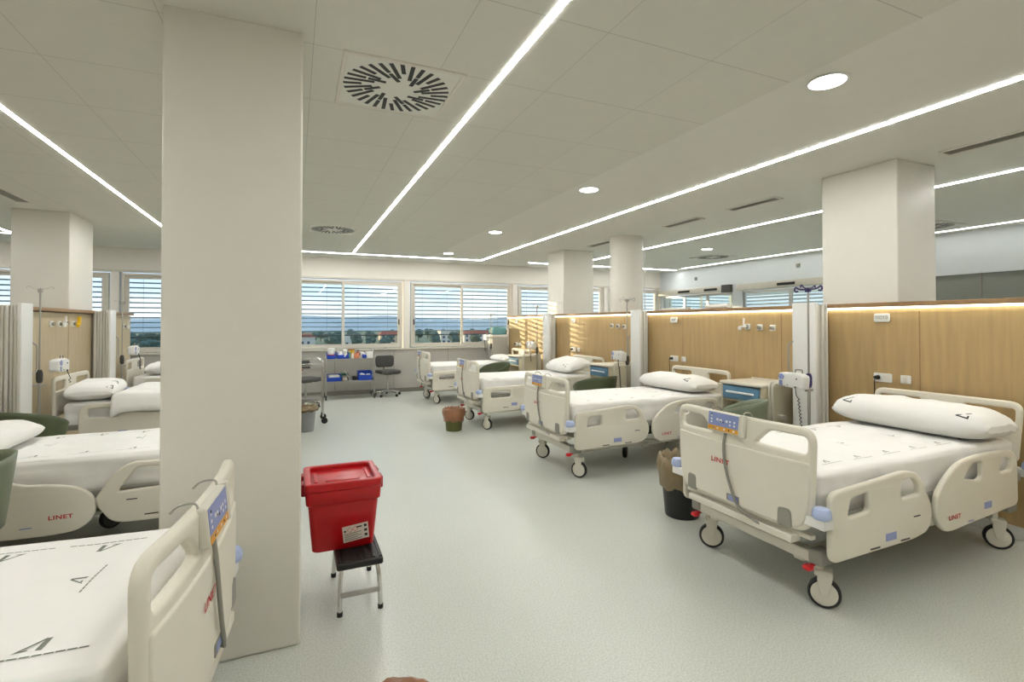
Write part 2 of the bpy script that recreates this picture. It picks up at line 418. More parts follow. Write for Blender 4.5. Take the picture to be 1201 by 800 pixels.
# wall on the far right with sliding doors; a corridor behind it
b = MB(); b.box(XR, XR+.12, YB, 2.4, 0, H); b.box(XR, XR+.12, 2.4, YW, 2.24, H); b.box(XR, XR+.12, 8.32, 8.62, 0, 2.24); b.box(XR, XR+.12, 11.0, YW, 0, 2.24); b.box(XR, XR+.12, 4.9, 6.0, 0, 2.24)
struct('wall_right', b, M['wallcool'], smooth=False)
b = MB(); b.box(XR+.04, XR+.08, 2.4, 4.9, 0, 2.24)
struct('door_3', b, M['darkglass'], smooth=False)
b = MB()
for yy in (3.25, 4.05): b.box(XR+.03, XR+.09, yy-.01, yy+.01, 0, 2.24)
struct('trim_3', b, M['trim'], smooth=False)
b = MB(); b.box(XR+2.9, XR+3.0, YB, YW, 0, 1.2); b.box(XR+2.9, XR+3, YB, YW, 2.3, H); b.box(XR+2.9, XR+3, YB, 4, 1.2, 2.3); b.box(XR+2.9, XR+3, 7.4, 7.9, 1.2, 2.3); struct('wall_right', b, M['wallcool'], smooth=False)
bl = thing('corridor_blind', 'white slatted blind seen through the sliding glass doors', 'blind', (XR+3.05, 4, 1.2))
b = MB()
for k in range(11): b.box(-.04, .04, 0, 7.1, -.002, .002, T=Matrix.Translation((0, 0, .05+k*.1)) @ Matrix.Rotation(math.radians(32), 4, 'Y'))
b.build('slats', M['white'], bl, smooth=False)
for i, (y0, y1) in enumerate(((8.62, 11.0), (6.0, 8.32))):
    d = bpy.data.objects.new('door_%d' % (i+1), None); C.objects.link(d); d.location = (XR, y0, 0); d['kind'] = 'structure'
    W = y1-y0; k = 3 if i == 0 else 2
    for q in range(k):
        a0 = W*q/k; a1 = W*(q+1)/k
        b = MB(); b.prism([(a0, 0), (a1, 0), (a1, 2.22), (a0, 2.22)], [[(a0+.035, .08), (a1-.035, .08), (a1-.035, 2.17), (a0+.035, 2.17)]], .04, .003, 1, T=frame_T((.05, 0, 0), (0, 1, 0), (0, 0, 1)))
        df = b.build('door_frame', M['steel'], d)
        b = MB(); b.box(.047, .053, a0+.03, a1-.03, .07, 2.18); b.build('glass', M['doorglass'], df)
    b = MB(); b.box(-.10, 0, -.02, W+.1, 2.24, 2.38, .006); b.build('header', M['frame'], d)
    for yy in ((.55, 1.45) if i == 0 else (1.15,)):
        b = MB(); b.box(-.125, -.10, yy-.2, yy+.2, 2.28, 2.335, .006); b.build('sensor', M['black'], d)
    if i == 0:
        b = MB(); b.box(-.11, .0, -.02, .22, 2.22, 2.395, .004); b.build('header_cap', M['dgrey'], d)
for i, (yy, zz) in enumerate(((9.75, 2.62), (6.95, 2.66), (8.35, 2.30))):
    b = MB(); b.box(-.02, 0, -.04, .04, -.04, .04, .006); b.box(-.028, -.02, -.02, .02, -.02, .02, .004)
    o = b.build('wall_sensor', M['grey']); o.location = (XR, yy, zz)
    tag(o, ['small grey square sensor above the left sliding door', 'small grey square sensor high above the right sliding door', 'small grey switch plate between the two sliding door headers'][i], 'sensor')

# columns
def column(x0, x1, y0, y1, label):
    b = MB(); b.box(x0, x1, y0, y1, 0, H, .012); o = struct('column', b, M['column'], label)
    return o
column(-.5237, .0349, 2.5655, 3.05, 'large white square column in the foreground')
column(4.625, 5.175, 2.555, 3.21, 'square column behind the nearest right-hand bed')
column(4.625, 5.28, 8.22, 8.86, 'square column near the window on the right')
column(-3.09, -2.535, 7.83, 8.62, 'square column behind the left bay divider')
b = MB(); b.lathe([(.262, 0), (.262, H)], 48, T=Matrix.Translation((4.93, 6.70, 0))); struct('column', b, M['column'], 'round column')
pipe = MB(); pipe.tube(smooth_open([(5.13, 6.52, 2.70), (5.14, 6.50, 2.6), (5.14, 6.50, 2.2), (5.14, 6.5, 1.7)], 4), .008)
tag(pipe.build('pipe', M['white']), 'thin white pipe running down the right side of the round column', 'pipe')

# partitions (bay dividers) with wood veneer
def divider(sx, xf, y0, y1, yc, cove):
    """sx=+1: face looks toward -X"""
    d = sx
    b = MB(); b.box(xf, xf+d*.22, y0, y1, .0, 1.625); o = struct('wall_divider', b, M['wood' if sx > 0 else 'woodl'], smooth=False)
    b = MB()
    for yy in yc: b.box(xf-d*.0012, xf+d*.002, yy-.005, yy+.005, .08, 1.6)
    struct('trim_4', b, M['woodd'], smooth=False)
    b = MB(); b.box(xf-d*.045, xf+d*.24, y0-.01, y1+.01, 1.638, 1.675, .003); struct('trim_5', b, M['woodd'])
    b = MB(); b.box(xf-d*.012, xf+d*.0, y0, y1, 0, .085); struct('baseboard_right' if sx > 0 else 'baseboard_left', b, M['white'] if sx > 0 else M['wall'])
    if cove:
        b = MB(); b.box(xf-d*.028, xf-d*.004, y0, y1, 1.622, 1.636)
        o = b.build('led_strip', M['cove'], smooth=False)
        tag(o, 'warm glowing light strip tucked under the wooden divider ledge on the right', 'light')
divider(1, 4.62, YB, 10.8, [-.4, 1.05, 2.40, 3.65, 5.08, 6.32, 7.72, 8.95, 10.1], True)
divider(-1, -2.47, -1.0, 10.1, [4.0, 6.6, 7.62, 9.1], False)

# ------------------------------------------------------------------ ceiling lights
def strip(x0, y0, x1, y1, label, w=.029, z=H, mt='strip'):
    b = MB()
    if abs(x1-x0) > abs(y1-y0): b.box(x0, x1, y0-w/2, y0+w/2, z-.0065, z-.0055)
    else: b.box(x0-w/2, x0+w/2, y0, y1, z-.0065, z-.0055)
    o = b.build('led_strip', M[mt], smooth=False); return tag(o, label, 'light')
strip(1.056, YB+.3, 1.056, 10.24, 'long white ceiling light strip right of the foreground column')
strip(3.752, YB+.3, 3.752, 10.31, 'long white ceiling light strip above the right-hand beds')
strip(-1.71, YB+.3, -1.71, 10.2, 'long white ceiling light strip above the left-hand beds')
strip(-1.60, 10.335, 3.775, 10.335, 'white ceiling light strip crossing in front of the windows')
strip(5.968, YB+.3, 5.968, 10.2, 'long white ceiling light strip just beyond the wooden divider')
strip(8.98, YB+.3, 8.98, 9.9, 'long white ceiling light strip along the wall with sliding doors', mt='stripdim')
strip(XR+1.5, YB+.3, XR+1.5, 10.6, 'added fill light strip in the corridor behind the sliding doors', w=.06)  # added lamp, only there to brighten the dark corridor behind the glass
strip(4.9, 10.3, 9.15, 10.3, 'white ceiling light strip in front of the windows beyond the round column')
strip(-3.9, YB+.3, -3.9, 9.95, 'white ceiling light strip at the far left beyond the left divider')
strip(-7.0, 10.0, -3.85, 10.0, 'white cross light strip at the far left in front of the window')
for i, (x, y, lb) in enumerate(((2.785, 1.892, 'round recessed downlight nearest the camera'), (2.785, 4.415, 'second round downlight from the camera along the aisle'),
        (2.785, 7.033, 'third round downlight from the camera along the aisle'), (2.785, 9.54, 'round downlight nearest the windows'), (7.04, 7.10, 'round downlight beyond the wooden divider'))):
    t = thing('downlight', lb, 'light', (x, y, H), 0, 'round ceiling downlights')
    b = MB(); b.lathe([(.098, 0), (.108, -.006), (.104, -.010), (.094, -.010), (.092, -.002)], 32, cap=False); b.build('rim', M['white'], t)
    b = MB(); b.lathe([(.0005, -.0065), (.092, -.0065)], 32, cap=False); b.build('lens', M['down'], t)

# swirl diffusers and slot vents
def diffuser(x, y, lb):
    t = thing('ceiling_vent', lb, 'vent', (x, y, H), 0, 'square swirl air vents')
    b = MB(); b.prism([(-.325, -.325), (.325, -.325), (.325, .325), (-.325, .325)], [[(-.30, -.30), (.30, -.30), (.30, .30), (-.30, .30)]], .016, .004, 1, T=frame_T((0, 0, -.005), (1, 0, 0), (0, 1, 0)))
    b.build('frame', M['wall'], t)
    b = MB(); b.box(-.3, .3, -.3, .3, -.009, -.003); b.build('plate', M['ceil2'], t)
    b = MB()
    N = 32
    for k in range(N):
        a = 2*PI*k/N
        for (r0, r1, off) in ((.075, .175, 0), (.187, .288, 0)) if k % 4 == 0 else ((.187, .288, 0),) if k % 4 == 2 else ((.125, .288, 0),):
            T = Matrix.Rotation(a, 4, 'Z') @ Matrix.Translation((0, .055, 0)) @ Matrix.Rotation(.12, 4, 'Z')
            b.box(r0, r1, -.0115, .0115, -.0105, -.0085, T=T)
    b.build('slots', M['black'], t, smooth=False)
diffuser(.55, 2.955, 'large square swirl air vent right of the foreground column')
diffuser(.52, 7.78, 'distant square swirl air vent near the window end')
diffuser(8.0, 7.9, 'swirl air vent beyond the divider near the sliding doors')
diffuser(8.3, 4.2, 'swirl air vent near the right edge of the picture beyond the divider')
for i, (x, y, lb) in enumerate(((4.85, 2.0, 'slot air vent nearest the camera at top right'), (4.87, 4.2, 'slot air vent left of the big right-hand column'), (4.87, 5.35, 'slot air vent in front of the round column'), (4.87, 7.35, 'slot air vent between the round and square columns'), (-2.8, 7.05, 'slot air vent at the far left before the square column'))):
    t = thing('slot_vent', lb, 'vent', (x, y, H), 0, 'slot air vents')
    b = MB(); b.prism([(-.08, -.33), (.08, -.33), (.08, .33), (-.08, .33)], [[(-.062, -.315), (.062, -.315), (.062, .315), (-.062, .315)]], .012, .002, 1, T=frame_T((0, 0, -.006), (1, 0, 0), (0, 1, 0))); b.build('frame', M['wall'], t)
    b = MB(); b.box(-.063, .063, -.316, .316, -.006, -.002); b.build('slot', M['grey'], t)
    b = MB(); b.box(-.004, .004, -.315, .315, -.012, -.006); b.box(-.028, -.022, -.315, .315, -.012, -.006); b.box(.022, .028, -.315, .315, -.012, -.006); b.build('fins', M['grey'], t)

# ------------------------------------------------------------------ hospital bed
def logo_text(parent, T, size, mat_='redink', name='logo', txt='LINET', bold=.024, wide=1.25):
    b = MB(); b.text(txt, size, T @ Matrix.Diagonal((wide, 1, 1, 1)), bold=bold); return b.build(name, M[mat_], parent, smooth=False)
def caster(root, x, y, ang, fifth=False):
    R = Matrix.Translation((x, y, 0)) @ Matrix.Rotation(ang, 4, 'Z'); r = .078
    b = MB(); b.T = R
    b.cyl((0, 0, .185), (0, 0, .30), .021, n=14)
    if not fifth:
        b.prism(fillet([(-.016, .068), (.016, .068), (.034, .16), (.022, .20), (-.035, .20), (-.038, .165)], .014), (), .012, .004, 2, T=frame_T((-.02, -.030, 0), (1, 0, 0), (0, 0, 1)))
        b.prism(fillet([(-.016, .068), (.016, .068), (.034, .16), (.022, .20), (-.035, .20), (-.038, .165)], .014), (), .012, .004, 2, T=frame_T((-.02, .030, 0), (1, 0, 0), (0, 0, 1)))
        b.box(-.06, .025, -.036, .036, .17, .20, .01)
    else: b.box(-.05, .02, -.035, .035, .15, .22, .012)
    fork = b.build('caster', M['plastic2'] if not fifth else M['dgrey'], root)
    b = MB(); b.T = R; W = Matrix.Translation((-.02, 0, r)) @ Matrix.Rotation(PI/2, 4, 'X')
    b.lathe([(.062, -.017), (.072, -.019), (r, -.012), (r, .012), (.072, .019), (.062, .017)], 32, T=W, cap=False); b.build('tyre', M['black'], fork)
    b = MB(); b.T = R; b.lathe([(.0, -.021), (.05, -.024), (.0635, -.017), (.0635, .017), (.05, .024), (.0, .021)], 32, T=W, cap=False)
    b.build('wheel_cover', M['plastic2'] if not fifth else M['dgrey'], fork)
def rail_front(style):
    if style == 'A':
        o = fillet([(.985, .29), (.985, .645), (.60, .672), (.36, .690), (.235, .66), (.125, .475), (.115, .42), (.155, .325), (.30, .30)], [.06, .06, .2, .06, .10, .08, .03, .06, .05], 5)
        h = [fillet([(.855, .505), (.685, .515), (.685, .612), (.83, .60)], .02, 3), fillet([(.405, .54), (.235, .545), (.25, .60), (.30, .642), (.405, .635)], .02, 3)]
    elif style == 'B':
        o = fillet([(.985, .25), (.985, .60), (.60, .615), (.20, .62), (.11, .55), (.11, .33), (.20, .27)], [.05, .05, .1, .05, .06, .06, .05], 5)
        h = [fillet([(.86, .455), (.56, .46), (.56, .55), (.86, .545)], .025, 3)]
    else:   # C: pointed end with one large opening
        o = fillet([(.985, .27), (.985, .62), (.60, .665), (.27, .675), (.19, .63), (.07, .455), (.085, .40), (.16, .285), (.30, .275)], [.06, .06, .2, .08, .06, .03, .03, .06, .05], 5)
        h = [fillet([(.80, .51), (.185, .485), (.30, .635), (.78, .62)], .03, 4)]
    return o, h
def rail_head(style):
    if style == 'A':
        o = smooth_closed([(.075, .45), (.055, .52), (-.03, .60), (-.15, .665), (-.33, .695), (-.55, .698), (-.75, .685), (-.815, .63), (-.825, .45), (-.815, .345), (-.70, .325), (-.3, .30), (-.06, .285), (.03, .32), (.07, .38)], 5)
        h = [fillet([(-.20, .575), (-.36, .545), (-.41, .555), (-.41, .655), (-.30, .65)], .025, 3), fillet([(-.60, .56), (-.75, .565), (-.75, .635), (-.64, .65)], .025, 3)]
    else:   # slimmer, sloping down to a round nose
        o = smooth_closed([(.075, .42), (.05, .49), (-.03, .545), (-.16, .575), (-.30, .59), (-.45, .66), (-.60, .695), (-.76, .685), (-.82, .63), (-.83, .45), (-.82, .30), (-.70, .27), (-.3, .255), (-.06, .26), (.03, .30), (.07, .36)], 5)
        h = [fillet([(-.50, .55), (-.75, .545), (-.75, .64), (-.58, .645)], .03, 3)]
    return o, h
def bow(u, half=.485, amt=.035): return amt*(1-(u/half)**2)
MARK = [[(0, 0), (.16, .06), (1.0, .95), (.85, 1.0)], [(.82, .05), (1.08, .0), (1.08, 1.0), (.86, .92)], [(.16, .06), (.5, .1), (.52, .2), (.28, .18)]]
def sheet_wr(x, y, seed):
    return .006*noise.noise(Vector((x*2.2+seed, y*5+seed, seed)))+.003*noise.noise(Vector((x*7+seed, y*9, 3+seed)))
def make_mattress(root, top, seed, x0=-.97, x1=.965, hy=.445, marks=True, mscale=.05, fold=.0):
    cx, hx = (x0+x1)/2, (x1-x0)/2; zb = top-.235
    def disp(w, n):
        s = sheet_wr(w.x, w.y, seed)
        up = max(0, n.z)
        w = w+Vector((0, 0, s*up))
        k_ = max(0, min(1, (w.x-.45)/.4))*(1 if w.y > -.1 else .3); w.z += up*fold*.022*k_*math.sin((w.x*.9+w.y*.55)*34+seed)*max(0, min(1, (hy-.0-abs(w.y))/.05+.4))
        side = 1-abs(n.z)
        if side > .2:
            f = .010*noise.noise(Vector((w.x*1.7+seed, w.z*26+seed, n.y)))+.006*noise.noise(Vector((w.x*9, w.z*9, seed+n.y)))
            w = w+Vector((n.x*f, n.y*f, 0))
            if w.z < top-.10: w.z += .018*noise.noise(Vector((w.x*3+seed, n.y*2, 1)))-.012
        return w
    b = MB(); b.rbox((cx, 0, (zb+top)/2), (hx, hy, (top-zb)/2), .035, (90, 34, 8), 4, disp)
    if marks:
        b.mi = 1
        def place(px, py, sc, ang):
            ca, sa = math.cos(ang), math.sin(ang)
            for poly in MARK:
                vs = []
                for (u, v) in poly:
                    X = px+(u*ca-v*sa)*sc; Y = py+(u*sa+v*ca)*sc; vs.append((X, Y, top+sheet_wr(X, Y, seed)+.0015))
                b.add(vs, [tuple(range(len(vs)))])
            for k in range(10):
                u0, u1 = -1.2+.42*k, -1.2+.42*k+.36; vs = []
                for (u, v) in ((u0, -.42), (u1, -.42), (u1, -.32), (u0, -.32)):
                    X = px+(u*ca-v*sa)*sc; Y = py+(u*sa+v*ca)*sc; vs.append((X, Y, top+sheet_wr(X, Y, seed)+.0012))
                b.add(vs, [(0, 1, 2, 3)])
        for q in range(6):
            X = -.62+q*.27
            place(X, .32, mscale, PI); place(X, -.32, mscale, 0)
            if q % 2: place(X, .02, mscale*.8, PI/2)
    return b.build('mattress', [M['sheet'], M['fink']], root, sharp=180)
def make_bed(name, label, loc, rz, front='A', head='A', dz=0., seed=1, handset=True, front_up=0., head_up=0., marks=True, mscale=.05, screen_y=-.035, shiftf=0):
    r = thing(name, label, 'bed', loc, rz, 'hospital beds')
    # footboard -------------------------------------------------
    cuts = [-.45+.05*i for i in range(19)]
    fm = lambda x_: (lambda p: Vector((x_+bow(p.x)+p.z, p.x, p.y)))
    b = MB()
    out = fillet([(-.455, .425), (.455, .425), (.472, .60), (.485, .965), (-.485, .965), (-.472, .60)], [.09, .09, .1, .085, .085, .1], 6)
    hole = fillet([(.155, .835), (.445, .825), (.448, .918), (.24, .918)], [.02, .03, .03, .03], 4)
    b.prism(out, [hole, [(-u, v) for u, v in hole]], .040, .016, 4, cuts=cuts, fmap=fm(1.03))
    lowr = fillet([(-.43, .44), (.43, .44), (.462, .60), (.466, .79), (-.466, .79), (-.462, .60)], [.09, .09, .1, .02, .02, .1], 5)
    b.prism(lowr, (), .026, .010, 3, cuts=cuts, fmap=fm(1.045))
    fb = b.build('footboard', M['plastic'], r, sharp=50)
    xs = lambda y: 1.045+.0135+bow(y)
    logo_text(fb, frame_T((xs(-.08)+.0008, -.085, .672), (0, 1, 0), (0, 0, 1)), .040)
    b = MB(); T = frame_T((xs(-.05)+.001, 0.02, .475), (0, 1, 0), (0, 0, 1)); b.prism(fillet([(-.055, -.018), (.035, -.018), (.035, .022), (-.055, .022)], .006), (), .004, .001, 1, T=T); st = b.build('tag_plate', M['grey'], fb)
    b = MB(); b.box(xs(0)+.0035, xs(0)+.0045, -.02, .05, .462, .492); b.build('sticker', M['blues'], st)
    for sy in (-1, 1):
        b = MB(); b.prism(fillet([(-.045, 0), (.045, 0), (.04, .10), (-.04, .10)], .025, 4), (), .022, .008, 3, T=frame_T((xs(.33)-.008, sy*.33, .43), (0, 1, 0), (0, 0, 1))); b.build('bracket', M['grey'], r)
    # headboard -------------------------------------------------
    b = MB(); out = fillet([(-.44, .56), (.44, .56), (.475, .965), (-.475, .965)], [.03, .03, .08, .08], 6)
    hole = fillet([(.145, .82), (.425, .815), (.432, .915), (.135, .915)], .025, 4)
    b.prism(out, [hole, [(-u, v) for u, v in hole]], .032, .013, 3, cuts=cuts, fmap=lambda p: Vector((-1.045-bow(p.x, amt=.02)-p.z, p.x, p.y))); b.build('headboard', M['plastic'], r, sharp=50)
    # corner bumpers --------------------------------------------
    for sx in (1, -1):
        for sy in (-1, 1):
            b = MB(); X = 1.035*sx if sx > 0 else -1.02; Y = sy*.505
            b.box(X-.05, X+.025, min(Y-sy*.10, Y+sy*.035), max(Y-sy*.10, Y+sy*.035), .475, .525, .006); br = b.build('corner_bracket', M['white'], r)
            b = MB(); b.lathe([(.0, .525), (.036, .525), (.043, .533), (.044, .546), (.040, .568), (.033, .577), (.0, .580)], 20, T=Matrix.Translation((X, Y+sy*.005, 0)), cap=False); b.build('bumper', M['lav'], br)
    # deck and undercarriage ------------------------------------
    b = MB(); b.box(-1.0, .97, -.42, .42, .50+dz, .55+dz, .01); b.build('deck', M['grey'], r)
    b = MB(); b.box(-1.0, 1.01, -.47, -.435, .445+dz, .50+dz, .008); b.box(-1.0, 1.01, .435, .47, .445+dz, .50+dz, .008); b.box(-1.0, -.95, -.45, .45, .44+dz, .5+dz, .01); b.box(.93, .99, -.45, .45, .44+dz, .49+dz, .01)
    b.build('deck_frame', M['grey'], r)
    b = MB(); b.box(1.0, 1.075, -.37, .37, .355, .395, .006); b.box(.98, 1.02, -.44, .44, .385, .41, .006); b.build('foot_tray', M['plastic'], r)
    b = MB()
    b.box(.90, .965, -.40, .40, .245, .305, .008); b.box(-.965, -.90, -.40, .40, .245, .305, .008)
    b.box(-.93, .93, -.33, -.27, .215, .265, .008); b.box(-.93, .93, .27, .33, .215, .265, .008)
    b.box(-.02, .05, -.33, .33, .20, .25, .006)
    b.build('base_frame', M['plastic2'], r)
    for sx in (1, -1):
        b = MB()
        for yy in (-.16, .16):
            b.box(-.025, .025, -.02, .02, -.31, .31, .006, T=Matrix.Translation((sx*.56, yy, .38)) @ Matrix.Rotation(sx*math.radians(62), 4, 'Y'))
        b.box(sx*.30-.03, sx*.30+.03, -.2, .2, .43, .50+dz, .006)
        b.build('lift_arm', M['grey'], r)
        for sy in (-1, 1):
            b = MB(); b.box(sx*.90-.03 if sx > 0 else -.97, .975 if sx > 0 else -.87, sy*.42-.035, sy*.42+.045, .245, .325, .018); b.build('end_fitting', M['grey'], r)
            caster(r, sx*.865+.02, sy*.39, {(1, 1): -.95, (1, -1): -.80, (-1, 1): -1.0, (-1, -1): -.3}[(sx, sy)])
    for sy in (-1, 1):
        b = MB(); b.box(.965, 1.012, sy*.40-.022, sy*.40+.022, .215, .243, .012); b.cyl((.93, sy*.40, .24), (.98, sy*.4, .23), .010); b.build('brake_pedal', M['redp'], r)
    caster(r, .04, 0, .8, True)
    b = MB(); b.box(-.55, -.15, -.14, .14, .27, .40, .02); b.box(.15, .50, -.10, .10, .30, .40, .02); b.build('motor_box', M['dgrey'], r)
    # side rails --------------------------------------------------
    for sy in (-1, 1):
        X = (-1 if sy > 0 else 1)
        for kind, st_, up in (('f', front, front_up), ('h', head, head_up)):
            o_, h_ = rail_front(st_) if kind == 'f' else rail_head(st_)
            o_ = [(u+(shiftf if kind == 'f' else 0), v+up+dz) for u, v in o_]; h_ = [[(u+(shiftf if kind == 'f' else 0), v+up+dz) for u, v in q] for q in h_]
            b = MB(); b.prism(o_, h_, .034, .014, 4, T=frame_T((0, sy*.508, 0), (1, 0, 0), (0, 0, 1)))
            rl = b.build('side_rail', M['plastic'], r, sharp=50)
            yo = sy*(.508+.0175)
            if kind == 'h':
                logo_text(rl, frame_T((-.10, yo+sy*.0008, .365+up+dz), (X, 0, 0), (0, 0, 1)), .036)
                b = MB(); b.box(-.50, -.42, yo-.0006, yo+.0016, .365+up+dz, .405+up+dz); b.box(.0-.30, .0-.24, yo-.001, yo+.001, .315+up+dz, .322+up+dz); b.build('sticker', M['blues'], rl)
            else:
                b = MB(); b.box(.46, .55, yo-.0006, yo+.0016, .335+up+dz, .375+up+dz); b.build('sticker', M['blues'], rl)
                b = MB(); b.box(.24, .30, yo-.001, yo+.0008, .425+up+dz, .432+up+dz); b.box(.60, .68, yo-.001, yo+.001, .312+up+dz, .320+up+dz); b.box(.34, .42, yo-.001, yo+.001, .314+up+dz, .322+up+dz); b.build('slot_marks', M['dgrey'], rl)
            # arm holding the rail
            xc = .55 if kind == 'f' else -.38
            b = MB()
            for q in (-.16, .16): b.box(xc+q-.02, xc+q+.02, min(sy*.44, sy*.495), max(sy*.44, sy*.495), .40+dz, .47+dz+up, .005)
            b.build('rail_arm', M['grey'], rl)
    make_mattress(r, .72+dz, seed, marks=marks, mscale=mscale, fold={9: .25, 15: .5, 21: .25}.get(seed, 0))
    # hand control ------------------------------------------------
    if handset:
        T = frame_T((1.095, screen_y, .908), (0, 1, 0), (-.10, 0, 1)); T2 = T
        b = MB(); b.box(-.135, .135, -.060, .060, -.022, .010, .010, T=T); b.cyl(T @ Vector((.122, -.062, -.004)), T @ Vector((.122, .062, -.004)), .019, n=16)
        hs = b.build('hand_control', M['plastic2'], r)
        b = MB(); b.box(-.125, .100, -.026, .052, .0095, .0115, T=T)
        b.mi = 1; b.box(-.125, .100, -.052, -.026, .0095, .0115, T=T)
        b.mi = 2
        for (u, v, s_) in [(-.10, .03, .008), (-.10, .01, .010), (-.10, -.008, .009), (-.03, .008, .016), (-.055, .012, .012), (.015, .01, .012), (.04, .012, .010), (.04, -.008, .009), (.072, .012, .011), (.072, -.008, .010), (-.08, -.039, .010), (-.05, -.039, .009), (.0, -.039, .010), (.035, -.039, .008), (.07, -.039, .010)]:
            b.box(u-s_*.6, u+s_*.6, v-s_*.5, v+s_*.5, .0112, .0120, T=T)
        b.mi = 3
        for (u, v) in [(-.08, -.039), (.035, -.039), (-.03, .004), (-.01, .0), (-.10, .038)]: b.box(u-.005, u+.005, v-.004, v+.004, .0118, .0124, T=T)
        b.build('keypad', [M['lavp'], M['orange'], M['white'], M['ink']], hs, smooth=False)
        for u in (-.12, .11):
            b = MB(); b.tube(smooth_open([T @ Vector((u, .045, -.015)), T @ Vector((u, .075, -.02)), T @ Vector((u, .078, -.06)), T @ Vector((u, .06, -.085))], 4), .0035, 6)
            b.build('hook', M['steel'], hs)
        b = MB(); y0 = screen_y-.01
        b.tube(smooth_open([(1.09, y0, .845), (1.10, y0-.005, .77), (xs(0)+.012, y0+.01, .66), (xs(0)+.012, y0+.05, .54), (xs(.1)+.012, y0+.10, .45), (1.085, y0+.17, .405), (1.06, y0+.24, .38), (1.02, y0+.30, .37)], 8), .0075, 8)
        b.build('cable', M['grey'], hs)
    return r

def pillow(label, loc, rz, L=.86, W=.40, T=.19, seed=1, flare=.06, tilt=0, marks=((-.34, 1), (.30, 1)), name='pillow', group='white pillows'):
    root = thing(name, label, 'pillow', loc, rz, group)
    def fn(u, v):
        s = (u*2-1); a = v*2*PI
        e = max(0, 1-abs(s)**5.5)**.6
        ty = T/2*(.22+.78*e); wx = W/2*(.86+.14*e)
        ca, sa = math.cos(a), math.sin(a)
        px = wx*math.copysign(abs(ca)**.75, ca); pz = ty*math.copysign(abs(sa)**.85, sa)
        wr = .020*noise.noise(Vector((px*5+seed, s*4+seed, pz*6)))+.010*noise.noise(Vector((px*14, s*10+seed, pz*14)))
        ends = abs(s)**6*.018*noise.noise(Vector((px*20+seed, s, pz*4)))
        z = pz*(1 if sa > 0 else .75)
        return Vector((px*(1+wr), s*L/2+ends, max(-.002, T/2*.75+z+wr*(.6 if sa > 0 else 0)+ends)))
    b = MB(); b.T = Matrix.Rotation(tilt, 4, 'Y'); b.grid(fn, 40, 36)
    b.add([fn(0, j/36) for j in range(36)], [tuple(range(36))]); b.add([fn(1, j/36) for j in range(36)], [tuple(range(35, -1, -1))])
    # printed logo, laid on the case
    b.mi = 1
    for (ys, sd) in marks:
        sc = .075
        def put(p, q, lift):
            u = (ys+p*sc)/L+.5; v = .345+q*.075 if sd > 0 else .155-q*.075
            P = fn(u, v); n = (fn(u+.01, v)-P).cross(fn(u, v+.01)-P); n.normalize()
            if n.z < 0: n = -n
            return P+n*lift
        for poly in ([(0, 0), (.15, -.05), (1, .48), (1, .60)], [(1, .48), (1, .62), (.0, 1.02), (-.02, .86)], [(.0, .86), (.12, .84), (.12, .55), (.0, .55)]):
            vs = [put(p, q, .003) for p, q in poly]; b.add(vs, [(0, 1, 2, 3)])
    b.build('pillowcase', [M['sheet'], M['ink']], root, sharp=180)
    return root

BX = 3.45
bed1 = make_bed('hospital_bed', 'cream hospital bed nearest the camera on the right, both side rails lowered', (BX-.0, 2.20, 0), PI, 'A', 'A', seed=3, mscale=.04)
bed2 = make_bed('hospital_bed', 'second cream hospital bed from the camera on the right, behind the black bin', (BX-.02, 4.65, 0), PI, 'A', 'A', seed=9, mscale=.035)
bed3 = make_bed('hospital_bed', 'third hospital bed on the right, beside the small brown-bagged bin', (BX-.06, 7.08, 0), PI, 'B', 'A', dz=0, seed=15, marks=False)
bed4 = make_bed('hospital_bed', 'hospital bed on the right nearest the windows', (BX-.11, 9.62, 0), PI, 'B', 'A', seed=21, marks=False)
bedA = make_bed('hospital_bed', 'hospital bed at the bottom left in front of the big white column', (-1.308, 1.945, 0), math.radians(-5), 'C', 'B', seed=27, mscale=.055)
bedB = make_bed('hospital_bed', 'made hospital bed partly behind the big white column, red logo on its rail', (-1.25, 4.60, 0), 0, 'C', 'B', dz=-.09, seed=33, mscale=.045)
bedC = make_bed('hospital_bed', 'left-hand hospital bed with a rumpled duvet beyond the olive chair', (-1.15, 6.88, 0), 0, 'B', 'B', dz=-.02, seed=39, marks=False, head_up=.02)
bedD = make_bed('hospital_bed', 'left-hand hospital bed nearest the windows, mostly hidden by the column', (-1.20, 9.45, 0), 0, 'B', 'B', seed=45, marks=False)

pillow('long white pillow with dark printed logos on the nearest right-hand bed', (4.17, 2.20, .725), 0, L=1.0, W=.43, T=.25, seed=2, marks=((-.40, 1), (.34, 1)))
pillow('plump white pillow on the second right-hand bed', (4.14, 4.66, .725), .03, L=.92, W=.42, T=.21, seed=5, marks=((-.36, 1),))
pillow('white pillow propped up on the third right-hand bed', (4.05, 7.05, .755), -.05, L=.80, W=.46, T=.21, seed=8, tilt=math.radians(-14), marks=((-.33, 1), (.24, 1)))
pillow('white pillow on the right-hand bed nearest the windows', (4.0, 9.6, .725), 0, L=.8, W=.38, T=.14, seed=11, marks=())
pillow('white pillow at the left edge of the picture on the made bed behind the column', (-1.95, 4.6, .635), 0, L=.80, W=.44, T=.18, seed=14, marks=((-.3, -1),))
pillow('white pillow with printed logos under the rumpled duvet', (-1.95, 6.80, .705), .12, L=.82, W=.44, T=.22, seed=17, marks=((-.38, -1), (-.16, -1)))
pillow('white pillow on the left-hand bed nearest the windows', (-1.85, 9.45, .73), 0, L=.80, W=.42, T=.2, seed=20, marks=())

